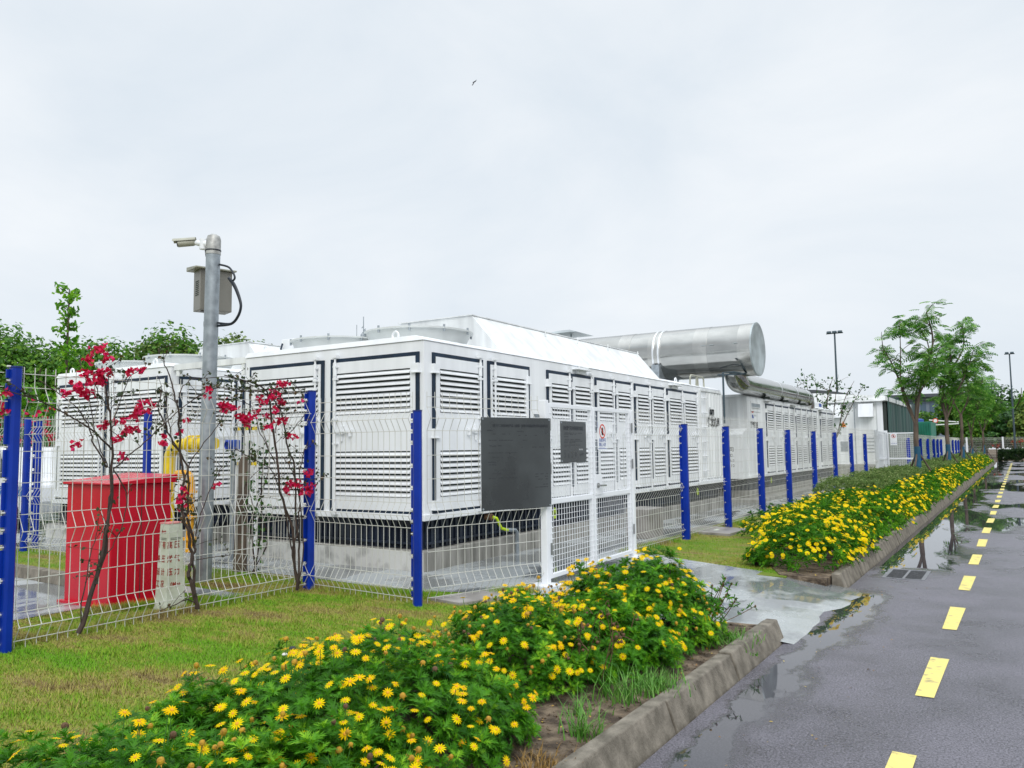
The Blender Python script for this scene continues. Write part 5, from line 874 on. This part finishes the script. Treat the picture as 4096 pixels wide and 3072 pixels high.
def boug(d,label,loc):
    root=thing('bougainvillea',label,'shrub',loc,'bougainvillea trained on the mesh fence'); g=MB(); tw=MB()
    for s in d['s']:
        r0=s[0]; pts=spline([Vector(p) for p in s[1:]],4); n=len(pts)
        pts=[p+Vector((random.gauss(0,.006),random.gauss(0,.006),0)) for p in pts]
        if abs(pts[0].z)<.03: pts[0].z=-.02
        g.tube(pts,[max(.004,r0*1.12*(1-.6*i/n)) for i in range(n)],6)
    extra=[]
    for s in d['s']:
        pts=spline([Vector(p) for p in s[1:]],4); n=len(pts)
        for k in range(int(n*.32)):
            q=pts[random.randint(n//3,n-1)]; t=q+Vector((random.gauss(0,.06),random.gauss(0,.09),random.uniform(.0,.14))); g.tube([q,q.lerp(t,.5)+Vector((0,0,.01)),t],.0026,4); extra+=[tuple(t),tuple(q.lerp(t,.6)),tuple(t)]
    build('stems',g,'bark',root)
    P=np.array(d['f']); P=np.repeat(P,4,0)+RNG.normal(scale=.018,size=(4*len(P),3)); N_=RNG.normal(size=P.shape)+np.array([.5,-.3,.2]); R=rotm(N_); sc=RNG.uniform(.026,.042,len(P)); ii=RNG.integers(0,5,len(P))
    heavy('flower_bracts',np.concatenate([place(BRT[k],P[ii==k],R[ii==k],sc[ii==k]) for k in range(5)]),3,'bract',root)
    L=np.array(d['l']); L=np.concatenate([L,L+RNG.normal(scale=.03,size=L.shape),np.array(extra)+RNG.normal(scale=.012,size=(len(extra),3))]); heavy('leaves',place(BR,L,rotm(RNG.normal(size=L.shape)),RNG.uniform(.025,.045,len(L))),3,'blg',root)
for d,lb,lc in zip(BG,('crimson bougainvillea with a thick clump of flowers, nearest the tall blue post','bougainvillea with dark twisted stems in front of the camera pole','upright many-stemmed bougainvillea leaning on the blue corner post'),((-7.0,4.05,0),(-7.0,5.32,0),(-7.0,6.61,0))): boug(d,lb,lc)
# ================================================================ far planting strip
def bush_far(x,y,rx,ry,h,nleaf,nfl,label,grp,ls=.075,fs=.036,name='daisy_bush',m='leaff',cat='flowering bush',seed=0):
    D=Dome([(x,y,.0,rx,ry,h),(x-.35*rx,y+.4*ry,0,rx*.6,ry*.6,h*.92),(x+.3*rx,y-.45*ry,0,rx*.6,ry*.55,h*.85)],seed); r=np.random.default_rng(seed+5)
    P,Nn=D.sample(nleaf,.8,1.05); Nn=Nn*.8+np.array([0,0,.5])+r.normal(scale=.3,size=Nn.shape); R=rotm(Nn); sc=r.uniform(.7,1.3,nleaf)*ls; ii=r.integers(0,6,nleaf)
    V=np.concatenate([place(ROSF[k],P[ii==k],R[ii==k],sc[ii==k]) for k in range(6)]); ni=len(V)//42; tn=np.repeat(r.uniform(0,.65,ni),42)+np.tile(np.repeat(np.arange(7)/7*.4,6),ni)
    root=thing(name,label,cat,(x,y,0),grp); heavy('foliage',V,3,m,root,tint=tn)
    if nfl:
        P,Nn=D.sample(int(nfl*1.25),1.02,1.12,.12); kp=np.sin(P[:,0]*5.3+seed)+np.sin(P[:,1]*4.1+P[:,2]*6)+r.normal(scale=.5,size=len(P))>-.45; P,Nn=P[kp],Nn[kp]; nfl=len(P); Nn=Nn*.5+np.array([.3,-.35,.55])+r.normal(scale=.3,size=Nn.shape); R=rotm(Nn); sc=r.uniform(.75,1.2,nfl)*fs
        a=np.arange(9)*2*math.pi/9; T=[]
        for i in range(8): 
            a0,a1=2*math.pi*i/8,2*math.pi*(i+.8)/8; T+=[(0,0,.12),(math.cos(a0),math.sin(a0),0),(math.cos(a1),math.sin(a1),0)]
        C=np.array([q for i in range(6) for q in ((0,0,.2),(.3*math.cos(i*1.047),.3*math.sin(i*1.047),.16),(.3*math.cos(i*1.047+1.047),.3*math.sin(i*1.047+1.047),.16))])
        V1=place(np.array(T),P,R,sc); V2=place(C,P,R,sc); o=heavy('flowers',np.concatenate([V1,V2]),3,['petal','disc'],root,mi=np.concatenate([np.zeros(len(V1)//3),np.ones(len(V2)//3)])); o['kind']='stuff'
    return root
GRP='daisy bushes in the long strip beyond the path'
y=11.35; k=0; first=['daisy bush with a leafy dark flank at the very start of the far strip','daisy bush second from the path in the far strip, thick with yellow flowers','daisy bush in the far strip opposite the storm drain end, third from the path']
while y<78:
    st=1.25+.028*(y-11); w=.62 if y<12.5 else (.80 if y<20 else (.62 if y<30 else .55)); cx=(-2.5 if y<12.5 else -2.72+.10*math.sin(k*2.1)) if y<20 else -2.5
    ds=max(1,(y/13)); n=int(620/ds**.9)+60; f=int(205/ds**.5)
    bush_far(cx,y,w,st*.72,.55+.06*math.sin(k*1.7),n,f,first[k] if k<3 else 'yellow daisy bush in the row running down the far kerb',GRP,.075*ds**.45,.031*ds**.28,seed=100+k)
    if 13.3<y<22: bush_far(cx-.85,y+.5,.55,st*.6,.50,n//2,int(f*(.45 if y>13.5 else .15)),'daisy bush on the fence side of the far strip, behind the kerb row',GRP,.075*ds**.45,.031*ds**.28,seed=300+k)
    y+=st; k+=1
H=MB(); hr=np.random.default_rng(9)
def hedge(name,label,x0,x1,y0,y1,h,n,ls,m,wob=.06,seed=3):
    r=np.random.default_rng(seed); A=[(x1-x0)*(y1-y0),h*(y1-y0),h*(y1-y0),h*(x1-x0)]; P=[];N_=[]
    for (a,w) in zip(range(4),np.array(A)/sum(A)):
        k=int(n*w)+1; u,v=r.uniform(size=k),r.uniform(size=k)
        if a==0: p=np.stack([x0+(x1-x0)*u,y0+(y1-y0)*v,np.full(k,h)],1); nn=(0,0,1)
        elif a==1: p=np.stack([np.full(k,x1),y0+(y1-y0)*v,h*u],1); nn=(1,0,.3)
        elif a==2: p=np.stack([np.full(k,x0),y0+(y1-y0)*v,h*u],1); nn=(-1,0,.3)
        else: p=np.stack([x0+(x1-x0)*u,np.full(k,y0),h*v],1); nn=(0,-1,.3)
        P.append(p);N_.append(np.tile(nn,(k,1)))
    P=np.concatenate(P);N_=np.concatenate(N_).astype(float)
    P[:,2]+=wob*np.sin(P[:,1]*1.7+P[:,0]*3)*np.clip(P[:,2]/h,0,1)+.5*wob*np.sin(P[:,1]*4.3); P+=r.normal(scale=.045,size=P.shape); N_+=r.normal(scale=.5,size=N_.shape)
    R=rotm(N_); sc=r.uniform(.7,1.3,len(P))*ls*np.clip((np.abs(P[:,1])/22)**.5,.9,2.2); ii=r.integers(0,6,len(P))
    return tag(heavy(name,np.concatenate([place(ROSF[k],P[ii==k],R[ii==k],sc[ii==k]) for k in range(6)]),3,m,None,((x0+x1)/2,y0,0)),label,'hedge')
hedge('clipped_hedge','grey-green clipped hedge between the far daisies and the fence, under the street trees',-4.5,-3.05,21.5,37.0,.60,5200,.075,'hedge'); hedge('clipped_hedge','grey-green clipped hedge continuing beyond the open gate leaf',-4.4,-2.9,38.9,84,.60,5200,.085,'hedge',seed=4)
hedge('cross_hedge','low dark hedge with a few flowers closing the far end of the road',-1.6,7,88.5,90.5,.75,1500,.16,'hedged',seed=5)
# ================================================================ trees
def limb(g,p0,p1,r0,r1,n=6,bend=.06,k=7):
    p0,p1=Vector(p0),Vector(p1); L=(p1-p0).length; m1=p0.lerp(p1,.35)+Vector((random.gauss(0,bend*L),random.gauss(0,bend*L),0)); m2=p0.lerp(p1,.7)+Vector((random.gauss(0,bend*L),random.gauss(0,bend*L),bend*L*.6))
    pts=spline([p0,m1,m2,p1],4); g.tube(pts,[r0+(r1-r0)*i/(len(pts)-1) for i in range(len(pts))],k); return pts
FROND=[]
for s in range(4):
    r=np.random.default_rng(70+s); T=[]
    for i in range(6):
        x=.12+.88*i/6; w=.20*math.sin(math.pi*(x*.85+.12))+.05
        for sg in (1,-1): T+=[(x,0,-.3*x*x),(x+.13,.08*sg,-.3*x*x),(x+.14,w*1.9*sg,-.3*x*x-.05-.1*r.random())]; T+=[(x,0,-.3*x*x),(x+.14,w*1.9*sg,-.3*x*x-.05),(x+.03,w*1.4*sg,-.3*x*x-.02)]
    FROND.append(np.array(T))
def feathery(label,x,y,forks,fork_z,crown,nf,fl,seed,wrap=1.5,r0=.10,grp='feathery street trees along the fence'):
    random.seed(seed); r=np.random.default_rng(seed); root=thing('street_tree',label,'tree',(x,y,0),grp); g=MB()
    limb(g,(x,y,-.05),(x,y,fork_z),r0,r0*.85,bend=.01,k=10); tips=[]
    for tx,ty,tz,rr in forks:
        e=(x+tx,y+ty,tz); pts=limb(g,(x,y,fork_z-.05),e,rr*.72,rr*.2,bend=.05)
        for j in range(12):
            q=pts[min(len(pts)-1,int(len(pts)*(.34+.055*j)))]
            d=Vector((random.gauss(0,1),random.gauss(0,1),random.uniform(.1,.9))).normalized()*random.uniform(.4,1.0)*crown; t=q+d; limb(g,q,t,rr*.28,.008,bend=.05,k=4); tips+= [t,q.lerp(t,.6)]
        tips.append(Vector(e))
    build('trunk',g,'bark2',root,smooth=True)
    if wrap: build('trunk_wrap',MB().tube([(x,y,.0),(x,y,wrap)],[r0+.03,r0+.012],12),'wrap',root,smooth=True)
    T=np.array([tuple(t) for t in tips]); P=T[r.integers(0,len(T),nf)]+np.clip(r.normal(scale=.14*crown,size=(nf,3)),-.22*crown,.22*crown)*np.array([1,1,.7]); az=r.uniform(0,6.28,nf); X=np.stack([np.cos(az),np.sin(az),r.uniform(-.75,.45,nf)],1); X/=np.linalg.norm(X,axis=1,keepdims=True); Z=np.stack([r.normal(scale=.55,size=nf),r.normal(scale=.55,size=nf),np.ones(nf)],1); Y=np.cross(Z,X); Y/=np.linalg.norm(Y,axis=1,keepdims=True); Z=np.cross(X,Y); R=np.stack([X,Y,Z],2); ii=r.integers(0,4,nf); sc=r.uniform(.7,1.25,nf)*fl
    heavy('crown',np.concatenate([place(FROND[k],P[ii==k],R[ii==k],sc[ii==k]) for k in range(4)]),3,'jac',root)
    st=MB()
    for a in (.3,2.4,4.5): st.tube([(x+.75*math.cos(a),y+.75*math.sin(a),0),(x+.06*math.cos(a),y+.06*math.sin(a),1.25)],.035,6)
    for p_ in (0,): build('support_stakes',st,'bark2',root)
    return root
feathery('tall feathery street tree with a forked trunk, nearest along the hedge',-3.3,34,[(-1.05,.2,5.4,.085),(.55,.1,6.6,.095),(.1,.5,6.3,.06),(.95,-.2,5.2,.05),(-.35,-.3,6.2,.05)],2.35,.80,330,.44,31)
feathery('feathery street tree just right of the tallest one, leaning right above its teal wrap',-3.2,48,[(.95,.3,7.9,.10),(1.45,-.3,6.5,.07),(.2,.2,7.2,.07),(-.6,0,6.0,.05),(1.35,.4,5.6,.05)],2.9,.90,330,.55,32,1.55,.11)
feathery('slim dark-trunked feathery tree behind the two tall ones',-3.0,57,[(-.6,.2,6.5,.06),(.5,0,6.8,.06),(1.3,0,5.5,.05)],3.4,.9,110,.65,33,1.4)
feathery('small feathery tree braced with stakes, far along the hedge',-3.3,75,[(-.9,.2,6.0,.07),(.9,0,6.5,.07),(.2,0,5.4,.05)],2.2,1.0,150,.8,34,1.4)
feathery('pale-trunked feathery tree farthest along the hedge',-2.85,87,[(-.8,.2,6.8,.07),(.8,0,7.2,.07),(1.5,0,5.8,.05)],2.6,1.1,160,.9,35,1.4)
QL=np.array([(-.5,-.32,0),(.5,-.3,.05),(.5,.3,-.05),(-.5,-.32,0),(.5,.3,-.05),(-.5,.32,.04)])
def crownV(x,y,z0,z1,rad,nl,seed,ls,lobes=14):
    r=np.random.default_rng(seed); h=z1-z0; C=[];Rr=[]
    for i in range(lobes):
        t=r.uniform(.05,1); w=math.sin(math.pi*min(1,t*.8+.18))**.6; a=r.uniform(0,6.28); q=rad*w*r.uniform(.15,.72); C.append((x+q*math.cos(a),y+q*math.sin(a),z0+h*(.12+.72*t))); Rr.append(rad*r.uniform(.26,.46))
    C=np.array(C);Rr=np.array(Rr); i=r.integers(0,lobes,nl); d=r.normal(size=(nl,3)); d/=np.linalg.norm(d,axis=1,keepdims=True); f=r.uniform(.45,1.08,nl)**.6
    P=C[i]+d*(Rr[i]*f)[:,None]*np.array([1,1,.8]); R=rotm(d+np.array([0,0,.4])+r.normal(scale=.5,size=d.shape)); return place(QL,P,R,r.uniform(.6,1.3,nl)*ls)
def tree(label,x,y,z0,z1,rad,nl,seed,m,ls,grp,name='broadleaf_tree',lobes=14):
    random.seed(seed); root=thing(name,label,'tree',(x,y,0),grp); g=MB(); limb(g,(x,y,0),(x,y,z0+(z1-z0)*.45),rad*.07,rad*.045,bend=.02)
    for k in range(5): a=k*1.3; limb(g,(x,y,z0+(z1-z0)*.12*k*.5+.2),(x+rad*.55*math.cos(a),y+rad*.55*math.sin(a),z0+(z1-z0)*(.45+.08*k)),rad*.03,rad*.008)
    build('trunk',g,'bark2',root); heavy('crown',crownV(x,y,z0,z1,rad,nl,seed,ls,lobes),3,m,root); return root
GB='trees beyond the left containers'
for (x,y,z1,rad,m,lb) in ((-50,21,10.9,5.3,'treeM','broad round tree at the far left edge'),(-47.6,23.0,9.7,4.1,'treeM','rounded green tree between the far left tree and the thin sapling'),(-43.2,25.6,9.4,3.9,'treeM','leafy green tree just right of the tall thin sapling'),(-41.2,27.6,9.6,3.3,'treeO','yellowish olive tree behind the left roof fans'),(-40.0,27.9,10.2,3.4,'treeM','tallest round tree just left of the camera pole'),(-37.4,29.4,9.9,3.3,'treeO','olive tree just behind the camera pole'),(-45.4,24.6,8.9,3.5,'treeM','mid green tree directly behind the tall thin sapling'),(-52,17.5,9.5,5.4,'treeM','broad tree mostly hidden by the tall blue post at left'),(-35,31.5,8.7,3.1,'treeO','low olive treetop right of the camera pole')):
    tree(lb,x,y,1.0,z1-1.15,rad*1.15,7500,int(abs(x*7)),m,.20,GB,lobes=34)
# bright shrubs in front of them
for (x,y,z1,rad,lb) in ((-32.5,16.2,4.9,2.0,'bright yellow-green tree just over the left fence post'),(-31.0,17.8,4.7,1.9,'bright yellow-green tree under the tall thin sapling'),(-33.5,14.6,4.6,1.8,'bright green tree partly behind the tall blue post at left')): tree(lb,x,y,.6,z1,rad,4500,int(abs(x*9)),'treeL',.14,'bright low trees behind the left fence')
# tall thin sapling
sp_=thing('tall_sapling','tall thin sapling sticking up above the other trees on the left','tree',(-31.2,16.9,0)); g=MB(); limb(g,(-31.2,16.9,0),(-31.2,16.9,8.05),.10,.02,bend=.01); tips=[]
for k in range(22):
    z=3.4+k*.21; a=k*2.3; L=random.uniform(.25,.8)*(1.1-.55*(z-3.4)/4.6); e=(-31.2+L*math.cos(a),16.9+L*math.sin(a),z+L*.75); limb(g,(-31.2,16.9,z),e,.018,.006,k=4); tips+=[e,tuple(Vector(e)*.5+Vector((-31.2,16.9,z+.1))*.5)]
build('trunk',g,'bark2',sp_); T=np.array(tips); P=T[RNG.integers(0,len(T),700)]+RNG.normal(scale=.10,size=(700,3)); heavy('leaves',place(QL,P,rotm(RNG.normal(size=P.shape)),RNG.uniform(.10,.2,700)),3,'treeL',sp_)
# bougainvillea bank behind
bk=thing('bougainvillea_bank','bank of red bougainvillea behind the rear mesh fence at far left','shrub',(-21,10.4,0)); r=np.random.default_rng(4); P=np.array([-21.2,10.4,1.7])+r.normal(size=(1500,3))*np.array([1.3,.9,.5]); heavy('foliage',place(QL,P,rotm(r.normal(size=P.shape)),r.uniform(.08,.16,1500)),3,'treeD',bk); P=np.array([-20.9,10.3,2.1])+r.normal(size=(420,3))*np.array([1.2,.7,.35]); heavy('flower_bracts',place(BRT[0],P,rotm(r.normal(size=P.shape)),r.uniform(.05,.09,420)),3,'bract',bk)
# small climber behind the corner of the fence
cl=thing('leafy_climber','dark leafy climber on the rear fence near the camera pole','shrub',(-8.6,7.15,0)); g=MB()
for k in range(4): limb(g,(-8.62+.05*k,7.12,0),(-8.5+.06*k+random.gauss(0,.1),7.12,1.2+.25*k),.012,.005,k=5)
build('stems',g,'bark',cl); P=np.concatenate([np.array([-8.45,7.1,.75])+RNG.normal(size=(110,3))*np.array([.12,.05,.28]),np.array([-8.45,7.12,1.5])+RNG.normal(size=(40,3))*np.array([.12,.05,.15]),np.array([-8.5,7.1,1.95])+RNG.normal(size=(25,3))*np.array([.2,.05,.06])]); heavy('leaves',place(BR,P,rotm(RNG.normal(size=P.shape)),RNG.uniform(.04,.075,len(P))),3,'treeD',cl)
tag(build('old_stump',MB().tube([(-8.95,7.25,0),(-8.93,7.25,.8),(-8.9,7.25,1.45),(-8.88,7.25,1.55)],[.09,.08,.07,.04],12),'bark2',loc=(-9,7.3,0),smooth=True),'grey weathered trunk stub between the camera pole and the containers','tree stump')
# right-hand background trees
GR='dark trees where the road ends'
for (x,y,z1,rad,m,lb) in ((-3.5,112,9.6,3.6,'treeD','dark tree left in the group where the road ends'),(-.4,113,10.2,3.6,'treeD','dark tree in the middle of the group where the road ends'),(2.6,112,10.6,3.8,'treeD','dark tree at the right edge behind the mast'),(-7.0,114,8.4,3.4,'treeM','mid green tree between street trees and dark group'),(-11.0,116,6.6,3.2,'treeM','mid green tree behind the two tall street trees'),(-14.6,115,6.0,3.0,'treeM','green tree directly right of the dark green sheet'),(1.0,106,6.4,3.0,'treeO','lower olive tree before the dark trees at right edge'),(-4.8,107,6.0,2.8,'treeM','lower green tree at the foot of the dark group'),(-1.7,107,5.2,2.4,'treeD','low dark tree above the cross fence')):
    tree(lb,x,y,.8,z1,rad,4500,int(abs(x*31))+7,m,.32,GR,lobes=18)
far=tag(heavy('far_wood',np.concatenate([crownV(x,128+abs(x)*.1,0,7.5+1.5*math.sin(x*.7),4.2,900,int(abs(x*3))+50,.6) for x in range(-44,14,5)]),3,'treeM',None,(-15,128,0)),'distant green belt of trees','wood'); far['kind']='stuff'
# thin bare shrub-tree over the rear container
ct=thing('crape_myrtle','nearly bare thin-twigged small tree beyond the end of the rear container','tree',(-7.3,38.0,0)); g=MB(); tips=[]; random.seed(5)
for k in range(9):
    a=k*.75; e=Vector((-7.3+1.25*math.cos(a)*random.uniform(.5,1.3),38+.6*math.sin(a),random.uniform(3.6,4.7))); pts=limb(g,(-7.3+.06*math.cos(a),38,1.2),e,.035,.008,bend=.05,k=5)
    for j in range(7):
        q=pts[random.randint(4,len(pts)-1)]; t=q+Vector((random.gauss(0,.35),random.gauss(0,.2),random.uniform(.1,.5))); limb(g,q,t,.010,.005,k=4); tips+=[tuple(t),tuple(q.lerp(t,.6)),tuple(q)]
limb(g,(-7.3,38,0),(-7.3,38,1.25),.07,.06,k=8); build('trunk',g,'bark2',ct); T=np.array(tips); P=T[RNG.integers(0,len(T),520)]+RNG.normal(scale=.07,size=(520,3)); heavy('leaves',place(QL,P,rotm(RNG.normal(size=P.shape)),RNG.uniform(.06,.13,520)),3,'treeD',ct)
# ================================================================ buildings beyond
WB=thing('white_building','white building with square vent hoods and an orange warning triangle','building',(-10,48,0))
build('wall',MB().box(-15,-6.0,46,58,.55,3.86),'white2',WB); build('roof',MB().hexa([(-15.3,45.7,3.862),(-5.8,45.7,3.862),(-5.8,58.2,3.862),(-15.3,58.2,3.862)],[(-15.3,45.8,4.42),(-9.2,45.8,4.42),(-9.2,58.2,4.42),(-15.3,58.2,4.42)]).hexa([(-9.19,45.72,3.9),(-5.82,45.72,3.9),(-5.82,58.1,3.9),(-9.19,58.1,3.9)],[(-9.19,45.8,4.41),(-5.82,45.8,4.13),(-5.82,58.1,4.13),(-9.19,58.1,4.41)]),'white2',WB)
build('plinth_wall',MB().box(-15,-6.0,45.9,58,-.1,.55),'conc',WB)
for x in (-7.15,-8.75):
    b=build('vent_hood',MB().hexa([(x,45.55,3.05),(x+.72,45.55,3.05),(x+.72,45.99,3.05),(x,45.99,3.05)],[(x,45.7,3.75),(x+.72,45.7,3.75),(x+.72,45.99,3.75),(x,45.99,3.75)]),'white',WB)
build('corner_trim',MB().box(-6.28,-6.0,45.94,45.996,.55,3.86),'white',WB); [build('panel_joint',MB().box(q,q+.04,45.985,45.998,.55,3.86),'galv',WB) for q in (-7.42,-9.3)]
build('warning_triangle',MB().add([(-8.13,45.98,2.56),(-7.83,45.98,2.56),(-7.98,45.98,2.86),(-8.13,45.995,2.56),(-7.83,45.995,2.56),(-7.98,45.995,2.86)],[(0,1,2),(0,3,4,1),(1,4,5,2),(2,5,3,0)]),'tri',WB)
g=MB()
for k in range(9): g.box(-8.15,-7.78,45.97,45.995,1.25+k*.06,1.285+k*.06)
build('wall_louvre',g,'galv',WB)
g=MB()
for k in range(5): g.box(-7.0,-6.35,45.965,45.995,1.2+k*.18,1.22+k*.18)
build('wall_ribs',g,'galv',WB)
TP=MB(); n_=60; vs=[]
for i in range(n_+1):
    yy=46.7+13.5*i/n_; xx=-5.85+.02*math.sin(i*2.2)+.02*math.sin(i*.9); vs+=[(xx,yy,.3),(xx+.03*math.sin(i*1.3),yy,4.22)]
TP.add(vs,[(2*i,2*i+2,2*i+3,2*i+1) for i in range(n_)]); TP.box(-6.0,-5.9,46.01,46.7,.5,4.1,1); tag(build('green_sheet',TP,['tarp','dark'],loc=(-5.9,53,0)),'dark green corrugated sheet hung down the side of the white building','tarpaulin')  # dark box paints the shade of the gap beside the sheet
gb=tag(build('green_container',MB().box(-6.35,-5.1,62,66,0,3.12),'greenbox',loc=(-5.7,64,0),bevel=.03),'bright green steel container beyond the dark green sheet','container')
g=MB()
for k in range(8): g.box(-6.3+k*.155,-6.22+k*.155,61.96,61.995,.1,3.0)
build('corrugation',g,'greenbox',gb)
build('roof_tank',MB().tube([(-5.9,63,3.12),(-5.9,63,3.3),(-5.9,63,3.36)],[.3,.3,.12],14),'inkblue',gb)
GBd=thing('office_building','long blue-grey glazed building behind the street trees, half hidden','building',(-14,125,0))
build('wall',MB().box(-40,-5,125,140,0,7.6),'panelgrey',GBd); build('roof',MB().box(-40.3,-4.6,124.5,140,7.602,8.05).box(-17,-4.2,124.2,140,8.051,8.5),'roofgrey',GBd)
for k in range(11): build('window',MB().box(-17.2+k*1.15,-16.5+k*1.15,124.93,124.99,4.8,7.3),'glass',GBd)
AR=thing('arched_hall','dark grey shallow-arched roof behind the bare small tree','building',(-20,92,0)); g=MB(); vs=[]
for i in range(15):
    t=i/14; x=-27+14.5*t; z=6.3+1.45*math.sin(math.pi*(.12+.88*t))**.9; vs+=[(x,92,z),(x,104,z),(x,92,z-.35),(x,104,z-.35)]
g.add(vs,[(4*i,4*i+4,4*i+5,4*i+1) for i in range(14)]+[(4*i,4*i+2,4*i+6,4*i+4) for i in range(14)]+[(4*i+2,4*i+3,4*i+7,4*i+6) for i in range(14)]); build('roof',g,'roofgrey',AR); build('wall',MB().box(-26.5,-13,92.3,103.7,0,6.0),'panelgrey',AR)
# ================================================================ masts, gantry, car, bird
def mast(label,x,y,h,heads,r=.11):
    t=thing('floodlight_mast',label,'light mast',(x,y,0),'floodlight masts'); build('mast_pole',MB().tube([(x,y,0),(x,y,h-.15)],[r,r*.6],10),'lampgrey',t); build('cross_arm',MB().box(x-heads*.22,x+heads*.22,y-.04,y+.04,h-.16,h-.09),'lampgrey',t)
    for k in range(heads): xx=x+(k-(heads-1)/2)*.43; build('lamp_head',MB().hexa([(xx-.17,y-.25,h-.085),(xx+.17,y-.25,h-.085),(xx+.17,y+.2,h-.085),(xx-.17,y+.2,h-.085)],[(xx-.14,y-.22,h+.06),(xx+.14,y-.22,h+.06),(xx+.14,y+.16,h+.1),(xx-.14,y+.16,h+.1)]),'lampgrey',t)
mast('dark floodlight mast with three lamp heads above the bare small tree',-12.5,70,10.95,3); mast('slim floodlight mast with one lamp arm above the dark trees at right',-.38,92,10.4,2,.10)
SG=thing('sign_gantry','thin white gantry bars carrying a small round prohibition sign, far behind the street trees','sign',(-5.5,80,0)); build('post',MB().box(-5.33,-5.2,80,80.1,0,3.95),'lampgrey',SG)
for z0_,z1_ in ((3.66,3.42),(3.19,3.28)): build('bar',MB().hexa([(-6.7,80,z0_),(-4.4,80,z1_),(-4.4,80.08,z1_),(-6.7,80.08,z0_)],[(-6.7,80,z0_+.09),(-4.4,80,z1_+.09),(-4.4,80.08,z1_+.09),(-6.7,80.08,z0_+.09)]),'signw',SG)
build('round_sign',MB().tube([(-6.2,79.96,3.62),(-6.2,79.99,3.62)],.22,18),'inkred',SG); build('sign_face',MB().tube([(-6.2,79.94,3.62),(-6.2,79.958,3.62)],.15,18),'signw',SG)
for x,z in ((-2.0,1.3),(-.5,1.7),(.1,1.75)):
    P=np.array([x,94.3,z])+RNG.normal(size=(34,3))*np.array([.22,.2,.12]); sh=thing('red_shrub',{-2.0:'small reddish shrub left of the far white fence post',-.5:'red-leaved shrub top beyond the cross fence, left of the edge one',.1:'red-leaved shrub top at the right edge beyond the cross fence'}[x],'shrub',(x,94.3,0)); heavy('foliage',place(QL,P,rotm(RNG.normal(size=P.shape)),RNG.uniform(.08,.15,34)),3,'redleaf',sh); build('stem',MB().tube([(x,94.3,0),(x,94.3,z)],.04,6),'bark2',sh)
# parked white van beyond the rear fence
CV=thing('parked_van','white van with a blue stripe parked beyond the rear mesh fence','van',(-19.3,9.6,0)); X0,Y0=-19.6,9.6
def vx(p): return (X0+p[0],Y0+p[1],p[2])
prof=[(-2.1,.35),(2.0,.35),(2.15,.6),(2.1,.95),(1.35,1.08),(.85,1.75),(-2.0,1.82),(-2.15,1.6)]
g=MB(); k=len(prof); g.add([vx((x,-.8,z)) for x,z in prof]+[vx((x,.8,z)) for x,z in prof],[tuple(range(k)),tuple(reversed(range(k,2*k)))]+[(i,k+i,k+(i+1)%k,(i+1)%k) for i in range(k)]); build('body',g,'carw',CV,bevel=.06)
build('window',MB().add([vx((x,-.806,z)) for x,z in ((1.2,1.1),(.78,1.66),(-.2,1.69),(-.2,1.1))],[(0,1,2,3)]),'carg',CV); build('window',MB().add([vx((x,-.806,z)) for x,z in ((-.35,1.1),(-.35,1.69),(-1.9,1.7),(-1.9,1.1))],[(0,1,2,3)]),'carg',CV)
build('stripe',MB().add([vx((x,-.806,z)) for x,z in ((-2.0,.72),(1.9,.72),(1.9,.92),(-2.0,.92))],[(0,1,2,3)]),'carb',CV)
for x in (-1.4,1.35): build('wheel',MB().tube([vx((x,-.82,.33)),vx((x,-.62,.33))],.33,18),'tyre',CV)
bd=thing('bird','tiny dark bird flying high in the empty sky','bird',(-22.11,31.75,19.92)); x,y,z=bd.location
g=MB(); A_=Vector((.85,.53,0)); U_=Vector((0,0,1)); c=Vector((x,y,z))
g.tube([c+A_*.10+U_*.03,c+A_*.05+U_*.02,c,c-A_*.08-U_*.03],[.006,.022,.028,.008],8); g.add([tuple(c+v) for v in (A_*.03,A_*-.03,A_*-.12-U_*.20,A_*-.06-U_*.17)],[(0,1,2,3)]); g.add([tuple(c+v) for v in (A_*.03,A_*-.03,A_*.12+U_*.05+Vector((.06,-.1,0)),A_*.16+U_*.05+Vector((.06,-.1,0)))],[(0,1,2,3)])
build('body',g,'black',bd)
